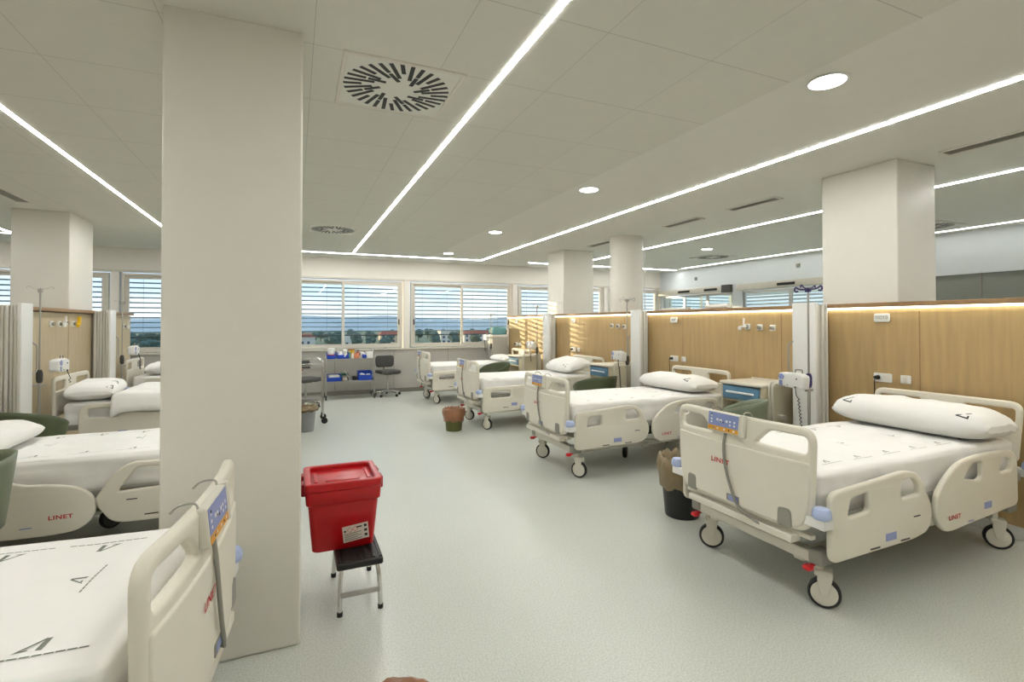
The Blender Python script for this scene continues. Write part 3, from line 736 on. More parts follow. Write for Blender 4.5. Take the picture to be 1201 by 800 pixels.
# rumpled duvet on the third left bed
def duvet():
    def fn(u, v):
        x = -1.70+u*1.45; s = v*2-1; y = s*.64
        drop = max(0, abs(s)-.84)/.16
        z = .745-.02*u+.028*math.exp(-((s)/.8)**2)-drop**1.3*.20+.02*abs(s)
        yy = math.copysign(min(abs(y), .50)+max(0, abs(y)-.50)*.5, y)
        z += .022*noise.noise(Vector((x*2.6, s*3, 1)))+.010*noise.noise(Vector((x*8, s*7, 4)))
        if s < 0: z += .03*max(0, math.sin(x*4.0+1))*drop
        e = min(u/.05, 1); z = z-(1-e)*.03
        return Vector((x, 6.88+yy*1.0, z))
    b = MB(); b.grid(fn, 56, 44); o = b.build('duvet', M['sheet'], sharp=180)
    md = o.modifiers.new('thick', 'SOLIDIFY'); md.thickness = .022; md.offset = 1
    tag(o, 'rumpled white duvet hanging over the side of the left-hand bed beyond the olive chair', 'duvet')
duvet()

# ------------------------------------------------------------------ bedside lockers
def make_locker(label, loc, rz):
    r = thing('bedside_locker', label, 'locker', loc, rz, 'bedside lockers')
    b = MB(); w, d, h = .25, .225, .90
    b.box(-d, d, -w, -w+.022, .10, h-.03, .004); b.box(-d, d, w-.022, w, .10, h-.03, .004); b.box(-d, -d+.02, -w, w, .10, h-.03); b.box(-d, d, -w, w, .10, .13, .004)
    b.box(-d, d-.02, -w, w, .43, .45); b.box(-d, d-.02, -w, w, .70, .715)
    b.build('body', M['locker'], r)
    b = MB(); b.box(-d-.01, d+.02, -w-.012, w+.012, h-.03, h, .010); b.box(-d-.01, -d+.005, -w-.01, w+.01, h, h+.012, .004); b.build('top', M['plastic'], r)
    b = MB(); b.box(d-.02, d+.012, -w+.025, w-.025, .725, .855, .008); dr = b.build('drawer', M['blue'], r)
    b = MB(); b.box(d+.012, d+.03, -w+.08, w-.08, .785, .805, .007); b.build('drawer_handle', M['white'], dr)
    b = MB(); b.box(d-.015, d+.008, -w+.025, w-.025, .14, .43, .006); dr = b.build('door', M['locker'], r)
    b = MB(); b.box(d+.008, d+.022, w-.10, w-.08, .30, .38, .005); b.build('door_handle', M['white'], dr)
    b = MB()
    for yy in (w+.03, w+.065):
        b.tube(fillet([(-.18, yy, .50), (-.18, yy, .93), (.16, yy, .93), (.16, yy, .50)], .06, 5, False), .011, 8)
    b.box(-.03, .03, w, w+.07, .56, .60, .005)
    b.build('side_bracket', M['plastic2'], r)
    for sx in (-1, 1):
        for sy in (-1, 1):
            b = MB(); b.cyl((sx*.18, sy*.2-.012, .03), (sx*.18, sy*.2+.012, .03), .03, n=16); b.cyl((sx*.18, sy*.2, .05), (sx*.18, sy*.2, .105), .01); b.build('caster', M['dgrey'], r)
    return r
L1 = make_locker('cream bedside locker with blue drawer behind the nearest right-hand footboard', (4.38, 3.75, 0), PI)
dup(L1, (4.355, 6.285, 0), PI, 'cream bedside locker with blue drawer between the second and third right-hand beds')
dup(L1, (4.05, 8.72, 0), PI, 'cream bedside locker with blue drawer between the two right-hand beds farthest away')

# ------------------------------------------------------------------ visitor chairs
def make_chair(label, loc, rz, mt):
    r = thing('armchair', label, 'chair', loc, rz, 'moulded plastic visitor chairs')
    def fn(u, v):                       # wrap-around back, open toward +x
        a = math.radians(-128+256*u)+PI
        hgt = .80-.16*abs(u*2-1)**2.2
        z = .42+(hgt-.42)*v; rad = .235+.045*v
        return Vector((math.cos(a)*rad*1.02, math.sin(a)*rad*1.08, z))
    b = MB(); b.grid(fn, 40, 10); o = b.build('backrest', mt, r, sharp=180); md = o.modifiers.new('t', 'SOLIDIFY'); md.thickness = .014; md.offset = 0
    b = MB(); b.rbox((.03, 0, .43), (.24, .235, .022), .02, (12, 12, 0), 3, lambda w, n: w+Vector((0, 0, -.018*math.exp(-((w.x-.0)**2+w.y**2)/.02)))); b.build('seat', mt, r, sharp=60)
    for sx in (-1, 1):
        for sy in (-1, 1):
            b = MB(); b.tube([(sx*.17, sy*.17, .415), (sx*.235, sy*.22, 0)], [.014, .011], 10); b.build('leg', M['steel'], r)
    return r
ch = make_chair('sage green plastic armchair behind the nearest footboard by the locker', (3.79, 3.50, 0), math.radians(120), M['olivel'])
make_chair('dark olive armchair between the second and third right-hand beds', (3.78, 5.85, 0), math.radians(100), M['olive'])
c2 = make_chair('dark olive armchair between the two farthest right-hand beds', (3.28, 8.38, 0), math.radians(190), M['olive'])
make_chair('olive armchair between the two left-hand beds at the left edge', (-2.10, 5.56, 0), math.radians(60), M['olive'])
make_chair('olive armchair close to the left edge against the bed rail with the red logo', (-1.66, 3.52, 0), math.radians(200), M['olivel'])

# ------------------------------------------------------------------ folding screens
def make_screen(label, loc, sx, w=.22, d=.20):
    """wall-mounted stack; sx=-1: stack grows toward -X"""
    r = thing('folding_screen', label, 'screen', loc, 0, 'folded privacy screens'); b = MB(); n = 5
    for k in range(n):
        x0 = .02+k*(d-.05)/n; x1 = x0+(d-.05)/n-.006
        b.box(min(sx*x0, sx*x1), max(sx*x0, sx*x1), -w/2+.012*(k % 2), w/2, .16, 1.675, .010)
    b.build('folded_panels', M['screen'], r)
    b = MB(); b.box(min(sx*(d-.032), sx*d), max(sx*(d-.032), sx*d), -w/2-.012, w/2+.01, .12, 1.69, .008); ep = b.build('end_panel', M['white'], r)
    b = MB(); yy = w/2 if sx < 0 else -w/2
    b.tube(fillet([(sx*(d-.01), w/2-.005, 1.02), (sx*(d+.02), w/2+.035, 1.05), (sx*(d+.02), w/2+.035, 1.30), (sx*(d-.01), w/2-.005, 1.33)], .04, 4, False), .008, 8); b.build('handle', M['steel'], ep)
    b = MB(); b.box(min(0, sx*.02), max(0, sx*.02), -w/2+.02, w/2-.02, .3, 1.66); b.build('wall_bracket', M['grey'], r)
    for yv in (-.06, .06):
        b = MB(); b.cyl((sx*(d-.016), yv-.012, .03), (sx*(d-.016), yv+.012, .03), .03, n=14); b.cyl((sx*(d-.016), yv, .04), (sx*(d-.016), yv, .13), .009, n=10); b.build('caster', M['dgrey'], r)
    return r
make_screen('folded white privacy screen on the divider above the nearest locker', (4.608, 3.24, 0), -1, .22, .21)
make_screen('folded white privacy screen between the second and third right-hand beds', (4.608, 5.84, 0), -1, .19, .17)
make_screen('folded white privacy screen on the right near the sunlit divider panel', (4.608, 8.60, 0), -1, .25, .16)
make_screen('folded grey pleated privacy screen at the left edge of the picture', (-2.458, 6.02, 0), 1, .20, .21)
make_screen('folded grey pleated privacy screen between the two farthest left-hand beds', (-2.458, 8.43, 0), 1, .20, .21)

# ------------------------------------------------------------------ IV stands and wall monitors
def make_iv(label, loc, rz, head, ztop=1.81):
    r = thing('iv_stand', label, 'iv stand', loc, rz, 'iv stands')
    b = MB(); b.cyl((0, 0, .08), (0, 0, 1.0), .0125, n=12); b.cyl((0, 0, 1.0), (0, 0, ztop), .008, n=12); b.build('pole', M['steel'], r)
    b = MB(); b.lathe([(.0, .93), (.02, .94), (.026, .97), (.026, 1.03), (.018, 1.06), (.0, 1.065)], 14, cap=False); b.build('clamp', M['purple'] if head == 'purple' else M['dgrey'], r)
    b = MB(); mt = M['purple'] if head == 'purple' else M['steel']
    rr = .010 if head == 'purple' else .004
    b.box(-.02, .02, -.02, .02, ztop-.03, ztop+.01, .006)
    for k in range(2):
        for q in ((1, 0),):
            sgn = 1 if k == 0 else -1
            P = [(0, 0, ztop), (0, sgn*.045, ztop-.005), (0, sgn*.085, ztop+.002), (0, sgn*.115, ztop+.018), (0, sgn*.128, ztop-.002), (0, sgn*.115, ztop-.02), (0, sgn*.095, ztop-.016)]
            b.tube(smooth_open(P, 5), rr*.8, 8)
    for sgn in (1, -1): b.tube(smooth_open([(0, 0, ztop), (sgn*.05, 0, ztop+.01), (sgn*.085, 0, ztop+.03), (sgn*.095, 0, ztop+.008)], 4), rr*.6, 6)
    b.build('hook_bar', mt, r)
    for k in range(5):
        a = 2*PI*k/5+.3; ca, sa = math.cos(a), math.sin(a)
        b = MB(); b.tube([(0, 0, .085), (ca*.20, sa*.20, .065)], [.014, .009], 8); b.cyl((ca*.20-sa*.01, sa*.20+ca*.01, .026), (ca*.2+sa*.01, sa*.2-ca*.01, .026), .026, n=12); b.cyl((ca*.2, sa*.2, .03), (ca*.2, sa*.2, .07), .006, n=8)
        b.build('leg', M['steel'] if head != 'purple' else M['steel'], r)
    b = MB(); b.box(-.05, .05, -.006, .006, .905, .925, .004); b.build('lever', M['steel'], r)
    return r
make_iv('iv stand with a purple hook bar in front of the nearest folded screen', (4.12, 2.99, 0), math.radians(0), 'purple', 1.80)
make_iv('thin iv stand in front of the middle right-hand folded screen', (4.13, 5.60, 0), .3, 'steel', 1.82)
make_iv('thin iv stand before the sunlit divider panel on the right', (4.10, 8.28, 0), .2, 'steel', 1.82)
make_iv('iv stand beside the folded screen at the left edge', (-2.22, 6.19, 0), .35, 'steel', 1.83)
make_iv('thin iv stand beside the farther left-hand folded screen', (-2.20, 8.62, 0), 0, 'steel', 1.80)
make_iv('thin iv stand in front of the window next to the teal-topped dispenser', (4.02, 10.42, 0), .5, 'steel', 1.70)

def make_monitor(label, loc, rz, dial='blues', dark=False, coil=60):
    r = thing('blood_pressure_monitor', label, 'monitor', loc, rz, 'blood pressure monitors')
    b = MB(); b.prism(fillet([(-.13, -.055), (.12, -.075), (.13, .045), (.05, .07), (-.12, .06)], .025, 4), (), .085, .015, 3, T=frame_T((0, 0, 0), (0, 1, 0), (0, 0, 1))); cs = b.build('case', M['white'], r)
    T = frame_T((.0435, 0, 0), (0, 1, 0), (0, 0, 1))
    for (u, v, s_) in ((-.085, .028, .027), (-.09, -.025, .0)):
        if s_:
            b = MB(); b.lathe([(0, .003), (s_, .003), (s_, 0)], 20, T=T @ Matrix.Translation((u, v, 0)), cap=False); b.build('dial', M['blues'] if dial == 'blues' else M['lav'], r)
    b = MB(); b.box(-.105, -.075, -.05, -.005, 0, .002, T=T); b.build('blue_label', M['lavp'], r)
    b = MB(); b.box(.055, .067, .012, .024, 0, .004, T=T); b.box(.045, .058, -.06, -.048, 0, .01, T=T); b.box(-.03, -.022, -.045, -.037, 0, .003, T=T); b.build('sockets', M['dgrey'], r)
    b = MB(); b.tube(fillet([(0, .02, .065), (0, .02, .095), (0, .085, .095), (0, .085, .065)], .01, 3, False), .005, 8); b.build('handle', M['grey'], r)
    b = MB(); P = [(.045, .05, -.055), (.06, .07, -.12)]
    for k in range(coil): P.append((.055+.008*math.cos(k*1.3), .085+.008*math.sin(k*1.3)+k*.0007, -.14-k*.0065))
    b.tube(P, .0035 if not dark else .006, 6); b.build('coiled_cable', M['dgrey'], r)
    b = MB(); b.box(-.07, -.04, -.02, .02, -.03, .03, .006); b.cyl((-.055, 0, 0), (-.055, .0, -.0), .01); b.build('bracket', M['grey'], r)
    return r
M1 = make_monitor('white blood pressure monitor with blue dial on the nearest iv stand', (4.02, 3.06, 1.0), PI)
make_monitor('white monitor box beside the middle right-hand screen', (4.05, 5.68, 1.06), PI, dark=True)
make_monitor('white monitor box on the sunlit divider panel', (4.02, 8.36, 1.10), PI, dark=True, coil=25)
make_monitor('white monitor box in front of the window near the teal dispenser', (3.92, 10.47, 1.19), PI, dark=True, coil=25)
make_monitor('white monitor box with blue dial on the iv stand at the left edge', (-2.13, 6.36, 1.09), 0, coil=8)
make_monitor('white monitor box with hanging black cable near the far left window', (-2.10, 8.76, 1.12), 0, dark=True, coil=22)

# ------------------------------------------------------------------ wall plates on the dividers
def wall_root(name, lb, cat, y, z, sx, x=None, group=None):
    xf = 4.62 if sx > 0 else -2.47
    o = thing(name, lb, cat, (xf, y, z), PI if sx > 0 else 0, group); return o     # local +x points off the panel
def bay_fittings(sx, ysign, signtext, which):
    r = wall_root('bed_sign', 'small white bed number plate '+which, 'sign', ysign, 1.545, sx, group='bed number plates')
    b = MB(); b.prism(fillet([(-.062, -.036), (.062, -.036), (.062, .036), (-.062, .036)], .016, 4), (), .018, .005, 2, T=frame_T((.011, 0, 0), (0, 1, 0), (0, 0, 1))); b.build('plate', M['white'], r)
    b = MB()
    if signtext: b.text(signtext, .036, frame_T((.0206, 0, 0), (0, 1, 0), (0, 0, 1)))
    else:
        for k in range(5): b.box(.0200, .0206, -.036+k*.016, -.026+k*.016, -.010, .010)
    b.build('number', M['grey'], r, smooth=False)
    r = wall_root('power_socket', 'white double power socket with a black plug '+which, 'socket', ysign, 1.035, sx, group='double power sockets')
    b = MB(); b.prism(fillet([(-.072, -.038), (.072, -.038), (.072, .038), (-.072, .038)], .008, 2), (), .012, .003, 2, T=frame_T((.006, 0, 0), (0, 1, 0), (0, 0, 1))); b.build('plate', M['white'], r)
    b = MB(); b.box(.012, .0135, .01, .058, -.024, .024, .0); b.build('outlet', M['wall'], r)
    b = MB(); b.cyl((.012, -.035, 0), (.05, -.035, 0), .019, .015, n=14); pl = b.build('plug', M['black'], r)
    b = MB(); b.tube(smooth_open([(.045, -.035, 0), (.06, -.036, -.03), (.045, -.045, -.12), (.03, -.06, -.26), (.025, -.06, -.40)], 6), .004, 6); b.build('cord', M['black'], pl)
    r = wall_root('wall_switch', 'small white call switch plate '+which, 'switch', ysign-.175*1, 1.035, sx, group='call switch plates')
    b = MB(); b.prism(fillet([(-.038, -.034), (.038, -.034), (.038, .034), (-.038, .034)], .008, 2), (), .012, .003, 2, T=frame_T((.006, 0, 0), (0, 1, 0), (0, 0, 1))); b.build('plate', M['white'], r)
    b = MB(); b.box(.012, .026, -.012, .012, -.024, .020, .004); b.build('plug', M['wall'], r)
def gas(sx, y, z, which, kind, cat='gas outlet'):
    r = wall_root('gas_outlet', which, cat, y, z, sx, group='medical gas outlets')
    b = MB(); b.prism(fillet([(-.032, -.032), (.032, -.032), (.032, .032), (-.032, .032)], .010, 3), (), .022, .005, 2, T=frame_T((.011, 0, 0), (0, 1, 0), (0, 0, 1))); b.build('plate', M['white'], r)
    b = MB(); b.cyl((.02, 0, 0), (.045, 0, 0), .022, .018, n=18); b.build('socket', M['grey'], r)
    if kind:
        b = MB(); b.cyl((.045, 0, 0), (.085, 0, .0), .016, .012, n=12); b.cyl((.07, 0, 0), (.07, -.05, .0), .010, n=10); b.cyl((.07, 0, -.01), (.07, 0, .09), .009 if kind != 'y' else .02, n=10); b.lathe([(0, -.04), (.018, -.03), (.018, 0), (0, .01)], 12, T=Matrix.Translation((.075, -.05, -.005)), cap=False)
        b.build('flow_meter', M['yellow'] if kind == 'y' else M['white'], r)
for i, (y, tx, wh) in enumerate(((2.675, 'Y027.0', 'above the nearest right-hand bed'), (5.235, None, 'above the second right-hand bed'), (7.84, None, 'above the third right-hand bed'), (10.35, None, 'on the sunlit divider panel'))):
    bay_fittings(1, y, tx, wh)
for i, (y0, wh) in enumerate(((3.90, 'above the nearest locker'), (6.48, 'above the middle right-hand locker'))):
    gas(1, y0+.16, 1.462, 'white gas outlet with flow meter, leftmost of three '+wh, 'w' if i == 0 else None)
    gas(1, y0, 1.455, 'small white gas outlet, middle of three '+wh, None)
    gas(1, y0-.16, 1.450, 'small white gas outlet, rightmost of three '+wh, None)
gas(-1, 7.12, 1.50, 'grey gas outlet, leftmost on the left divider', None); gas(-1, 7.33, 1.50, 'gas outlet with white flow meter in the middle of the left divider group', 'w')
gas(-1, 7.50, 1.51, 'grey gas outlet between the white and yellow fittings on the left divider', None)
gas(-1, 7.72, 1.50, 'gas outlet with a yellow flow meter on the left divider', 'y'); gas(-1, 9.72, 1.46, 'gas outlet with white fitting near the far left window', 'w')

# ------------------------------------------------------------------ bins
def make_bin(label, loc, r0, r1, h, body, bag, bagdrop, name='waste_bin', tuft=.03, seed=0):
    t = thing(name, label, 'bin', loc)
    b = MB(); b.lathe([(.0, 0.0), (r0, 0), (r0+.004, .01), (r1, h-.01), (r1+.008, h), (r1-.004, h-.003), (r0-.008, .012), (0, .012)], 36, cap=False); b.build('body', body, t)
    if bag:
        def wob(a, i, r, z):
            q = noise.noise(Vector((math.cos(a)*3+seed, math.sin(a)*3, i*.5)))
            q2 = noise.noise(Vector((math.cos(a)*9+seed, math.sin(a)*9, i*.9)))
            if i < 3: return (r+.012*q+.008*q2, z+(.05*q+.02*q2)*(1 if i == 0 else .4))
            return (r+.010*q+.006*q2, z+tuft*q2*(1 if i < 6 else 0))
        k = (r1-r0)/h; rb = r1-k*bagdrop
        b = MB(); b.lathe([(rb+.022, h-bagdrop), (rb+.030, h-bagdrop*.6), (r1+.028, h-.05), (r1+.020, h+.01), (r1+.004, h+.022), (r1-.012, h+.005), (r1-.020, h-.08), (r0, h*.35)], 48, wob=wob, cap=False); b.build('bag', bag, t, sharp=180)
    return t
make_bin('tall black waste bin with a brown bag folded over the rim beside the nearest footboard', (2.80, 3.10, 0), .125, .165, .44, M['binblack'], M['bag'], .22, seed=2, tuft=.05)
make_bin('small olive bin lined with a red-brown bag in the aisle', (2.07, 6.82, 0), .105, .135, .29, M['binol'], M['bagr'], .15, seed=4, tuft=.02)
make_bin('grey waste bin with a brown bag peeping out beside the foreground column', (.155, 7.62, 0), .11, .14, .33, M['bingrey'], M['bag'], .02, seed=6, tuft=.03)

make_bin('brown-bagged waste bin whose rim just peeks in at the bottom edge of the picture', (.285, 1.540, 0), .11, .14, .31, M['bingrey'], M['bagr'], .10, seed=8, tuft=.015)

# ------------------------------------------------------------------ step stool and red sharps container
t = thing('step_stool', 'small black-topped chrome step stool under the red container', 'stool', (.325, 2.90, 0))
b = MB(); b.box(-.118, .118, -.17, .17, .225, .262, .012); 
for k in range(7): b.box(-.105+k*.035-.009, -.105+k*.035+.009, -.155, .155, .258, .268, .003)
b.build('step', M['black'], t)
for sx in (-1, 1):
    for sy, yb in ((-1, -.17), (1, .27)):
        b = MB(); b.tube(smooth_open([(sx*.085, sy*.12, .235), (sx*.098, yb*.85, .16), (sx*.102, yb, .02)], 4), .0115, 12); lg = b.build('leg', M['chrome'], t)
        b = MB(); b.cyl((sx*.102, yb, 0), (sx*.102, yb, .022), .0145, n=12); b.build('foot_cap', M['black'], lg)
b = MB(); b.box(-.10, .10, -.168, -.158, .085, .112, .003); b.build('crossbar', M['steel'], t)

t = thing('sharps_container', 'red plastic medical waste container with label on the step stool', 'container', (.255, 3.045, .269))
def tbox(b, z0, z1, a0, a1, c0, c1, th=None, r=.03):
    """tapered rounded shell: half sizes (a0,c0) at z0 to (a1,c1) at z1"""
    rings = []; n = 8
    for z, a, c in ((z0, a0-.02, c0-.02), (z0, a0-.008, c0-.008), (z0+.008, a0, c0), (z1, a1, c1)):
        rings.append([(p[0], p[1], z) for p in fillet([(-a, -c), (a, -c), (a, c), (-a, c)], r, 5)])
    N = len(rings[0]); vs = [p for q in rings for p in q]; fs = []
    for i in range(len(rings)-1):
        for k in range(N): fs.append((i*N+k, i*N+(k+1) % N, (i+1)*N+(k+1) % N, (i+1)*N+k))
    fs.append(tuple(range(N-1, -1, -1))); fs.append(tuple((len(rings)-1)*N+k for k in range(N)))
    b.add(vs, fs)
b = MB(); tbox(b, 0, .335, .160, .188, .150, .190); b.build('body', M['red'], t)
b = MB(); tbox(b, .26, .335, .192, .196, .190, .196); b.build('collar', M['red'], t)
b = MB(); o_ = fillet([(-.200, -.200), (.200, -.200), (.200, .200), (-.200, .200)], .035, 5); i_ = fillet([(-.165, -.165), (.165, -.165), (.165, .165), (-.165, .165)], .03, 5)
b.prism(o_, [i_], .045, .008, 3, T=Matrix.Translation((0, 0, .358))); b.box(-.17, .17, -.17, .17, .345, .356, .003)
b.prism(fillet([(-.09, -.03), (.09, -.03), (.09, .03), (-.09, .03)], .03, 5), (), .012, .004, 2, T=Matrix.Translation((0, -.08, .360)))
b.box(-.15, -.13, -.1, .1, .352, .366, .004); b.box(.13, .15, -.1, .1, .352, .366, .004)
b.build('lid', M['red'], t)
for sx in (-1, 1):
    for yy in (-.08, .08):
        b = MB(); b.box(sx*.203-.012, sx*.203+.012, yy-.04, yy+.04, .30, .365, .006); b.build('latch', M['red'], t)
tl = math.atan2(.04, .335)
T = frame_T((.062, -.1545-.0006, .088), (1, 0, 0), (0, -math.sin(tl), math.cos(tl))) @ Matrix.Translation((0, 0, .008)) @ Matrix.Rotation(math.radians(6), 4, 'Z')
b = MB(); b.box(-.068, .068, -.045, .045, -.001, .0012, T=T); lb = b.build('label_sheet', M['label'], t)
b = MB()
for k in range(2):
    u = -.030+k*.030; s_ = .015
    for (a0, c0), (a1, c1) in (((0, s_), (s_, 0)), ((s_, 0), (0, -s_)), ((0, -s_), (-s_, 0)), ((-s_, 0), (0, s_))):
        b.tube([T @ Vector((u+a0, .022+c0, .0014)), T @ Vector((u+a1, .022+c1, .0014))], .0011, 4)
b.build('hazard_diamonds', M['redink'], lb)
b = MB(); b.lathe([(0, .0016), (.006, .0016)], 10, T=T @ Matrix.Translation((-.055, .018, 0)), cap=False)
for k in range(3): b.box(.045, .060, .022-k*.027, .036-k*.027, .0012, .0018, T=T)
b.box(.005, .035, .025, .033, .0012, .0018, T=T)
for k in range(5): b.box(-.060, .03-(k % 2)*.02, .0-k*.009, .0025-k*.009, .0012, .0018, T=T)
b.build('print', M['ink'], lb, smooth=False)

# ------------------------------------------------------------------ supply cart by the window with its contents
CX0, CX1, CY0, CY1 = .58, 1.50, 10.42, 10.86
t = thing('supply_cart', 'grey metal two-shelf supply cart under the windows', 'cart', ((CX0+CX1)/2, (CY0+CY1)/2, 0))
hw, hd = (CX1-CX0)/2, (CY1-CY0)/2
for z, nm in ((.80, 'shelf'), (.36, 'shelf')):
    b = MB(); b.box(-hw, hw, -hd, hd, z-.012, z, .003); b.box(-hw, hw, -hd, -hd+.012, z-.035, z+.004, .003); b.box(-hw, hw, hd-.012, hd, z-.035, z+.03, .003); b.box(-hw, -hw+.012, -hd, hd, z-.035, z+.03); b.box(hw-.012, hw, -hd, hd, z-.035, z+.03); b.build(nm, M['steel'], t)
for sx in (-1, 1):
    for sy in (-1, 1):
        b = MB(); b.box(sx*(hw-.0)-.014, sx*hw+.014, sy*hd-.014, sy*hd+.014, .09, .99 if sx > 0 else .84, .004); b.build('post', M['steel'], t)
        b = MB(); b.cyl((sx*hw-.014, sy*hd, .04), (sx*hw+.014, sy*hd, .04), .04, n=18); b.box(sx*hw-.02, sx*hw+.02, sy*hd-.02, sy*hd+.02, .055, .095, .006); b.build('caster', M['dgrey'], t)
def storage_bin(x, y, z, w, d, h, fillname, fillm, label, rz=0):
    r = thing('storage_bin', label, 'bin', (x, y, z), rz, 'blue storage bins on the cart')
    b = MB(); th = .005
    b.box(-w/2, w/2, -d/2, d/2, 0, th)
    b.box(-w/2, -w/2+th, -d/2, d/2, 0, h); b.box(w/2-th, w/2, -d/2, d/2, 0, h); b.box(-w/2, w/2, d/2-th, d/2, 0, h); b.box(-w/2, w/2, -d/2, -d/2+th, 0, h*.62)
    b.box(-w/2-.006, w/2+.006, d/2-.008, d/2+.006, h-.008, h); b.build('tub', M['bin'], r, smooth=False)
    return r
def soft(x, y, z, w, d, h, m_, name, label, cat, seed=1, group=None):
    b = MB(); b.rbox((0, 0, h/2), (w/2, d/2, h/2), min(w, d, h)*.35, (6, 6, 4), 3, lambda q, n: q+n*(.016*noise.noise(q*22+Vector((seed, 0, 0)))) if q.z > .01 else q)
    o = b.build(name, m_, sharp=180); o.location = (x, y, z); return tag(o, label, cat, group)
S1, S2 = .8005, .3605
storage_bin(.685, 10.62, S1, .165, .26, .115, '', None, 'blue storage bin at the left end of the cart top shelf')
storage_bin(.90, 10.62, S1, .215, .26, .125, '', None, 'wider blue storage bin second from left on the cart top shelf')
storage_bin(.735, 10.62, S2, .27, .30, .125, '', None, 'blue storage bin with white paper packs on the left of the lower shelf')
storage_bin(1.33, 10.62, S2, .27, .30, .175, '', None, 'deep blue storage bin with white rolls on the right of the lower shelf')
r = thing('plastic_jar', 'translucent white jar with red label in the left blue bin', 'jar', (.685, 10.60, S1+.006))
b = MB(); b.lathe([(0, 0), (.062, 0), (.066, .01), (.066, .15), (.06, .165), (0, .17)], 20, cap=False); b.build('body', M['white'], r)
b = MB(); b.lathe([(.062, .165), (.068, .167), (.068, .195), (.04, .205), (0, .206)], 20, cap=False); b.build('lid', M['paper'], r)
b = MB(); b.lathe([(.0672, .055), (.0672, .08)], 20, cap=False); b.build('red_label', M['redink'], r)
soft(.85, 10.60, S1+.008, .085, .2, .14, M['sheet'], 'gauze_bundle', 'bundle of white gauze in the second blue bin, left half', 'gauze', 3); soft(.945, 10.585, S1+.008, .06, .2, .17, M['paper'], 'gauze_bundle', 'taller bundle of white gauze in the second blue bin, right half', 'gauze', 5)
r = thing('sharps_tub', 'small yellow sharps tub with dark lid on the cart', 'tub', (1.085, 10.74, S1))
b = MB(); b.lathe([(0, 0), (.045, 0), (.062, .16), (0, .16)], 20, cap=False); b.build('body', M['yellow'], r)
b = MB(); b.lathe([(.062, .16), (.072, .162), (.072, .18), (.03, .19), (0, .19)], 20, cap=False); b.build('lid', M['bagr'], r)
def bottle(x, y, z, rad, h, m_, cap_, label):
    r = thing('bottle', label, 'bottle', (x, y, z), 0, 'bottles on the cart top shelf')
    b = MB(); b.lathe([(0, 0), (rad, 0), (rad, h*.68), (rad*.45, h*.80), (rad*.45, h*.86), (0, h*.86)], 16, cap=False); b.build('body', m_, r)
    b = MB(); b.lathe([(rad*.5, h*.85), (rad*.5, h), (0, h)], 14, cap=False); b.build('cap', cap_, r)
bottle(1.025, 10.52, S1, .026, .15, M['teal'], M['white'], 'pale teal bottle beside the second blue bin')
bottle(1.085, 10.50, S1, .020, .12, M['white'], M['white'], 'slim white bottle in front of the yellow tub')
bottle(1.14, 10.53, S1, .024, .14, M['peach'], M['white'], 'orange bottle with white cap in the middle of the cart')
bottle(1.195, 10.58, S1, .022, .13, M['peach'], M['redink'], 'orange bottle with red cap right of the yellow tub')
bottle(1.215, 10.72, S1, .030, .16, M['bagr'], M['dgrey'], 'brown bottle at the back of the cart top shelf')
bottle(1.245, 10.50, S1, .020, .09, M['label'], M['white'], 'short pinkish bottle near the front of the cart')
soft(1.19, 10.66, S1, .07, .06, .07, M['label'], 'soap_pack', 'small pink pack among the bottles on the cart', 'pack', 8)
r = thing('tape_roll', 'white adhesive tape roll with dark core standing on the cart', 'tape', (1.275, 10.76, S1+.065)); b = MB()
b.lathe([(.035, -.02), (.063, -.02), (.063, .02), (.035, .02), (.035, -.02)], 24, T=frame_T((0, 0, 0), (1, 0, 0), (0, 0, 1)), cap=False); b.build('tape', M['white'], r); b = MB(); b.lathe([(0, -.018), (.034, -.018), (.034, .018), (0, .018)], 20, T=frame_T((0, 0, 0), (1, 0, 0), (0, 0, 1)), cap=False); b.build('core', M['dgrey'], r)
soft(1.31, 10.53, S1, .09, .09, .075, M['bin'], 'glove_pouch', 'bright blue pouch on the right half of the cart top shelf', 'pouch', 9)
soft(1.30, 10.65, S1, .10, .08, .11, M['paper'], 'paper_towels', 'crumpled white towels behind the blue pouch', 'towels', 12)
r = thing('glove_box', 'white glove box at the right end of the cart top shelf', 'box', (1.42, 10.63, S1))
b = MB(); b.box(-.065, .065, -.12, .12, 0, .14, .003); b.build('carton', M['paper'], r); b = MB(); b.box(-.06, .06, -.10, .06, .14, .158, .004); b.build('papers', M['grey'], r)
b = MB()
for k in range(4): b.box(-.10, .10, -.12, .12, .008+k*.026, .030+k*.026, .004, T=Matrix.Rotation(.03*(k-1.5), 4, 'Z'))
o = b.build('paper_pack', M['paper']); o.location = (.735, 10.61, S2+.006); tag(o, 'stack of white paper packs in the left lower blue bin', 'paper')
soft(1.285, 10.60, S2+.008, .10, .16, .12, M['paper'], 'gauze_roll', 'white gauze roll in the deep blue bin, left one', 'gauze', 21); soft(1.40, 10.60, S2+.008, .09, .15, .10, M['paper'], 'gauze_roll', 'white gauze roll in the deep blue bin, right one', 'gauze', 24)
r = thing('carton', 'dark green carton between the lower blue bins', 'box', (.95, 10.75, S2)); b = MB(); b.box(-.07, .07, -.1, .1, 0, .13, .003); b.build('box_body', M['green'], r); b = MB(); b.box(-.05, .05, -.101, -.099, .03, .09); b.build('box_label', M['label'], r)
soft(.935, 10.50, S2, .09, .07, .06, M['label'], 'soap_pack', 'small pink pack in front of the green carton', 'pack', 31)
b = MB(); b.box(-.004, .004, -.12, .12, 0, .21, .002); o = b.build('clipboard', M['paper']); o.location = (1.045, 10.56, S2+.001); o.rotation_euler = (0, math.radians(-28), 0); tag(o, 'white clipboard leaning between the lower bins', 'clipboard')
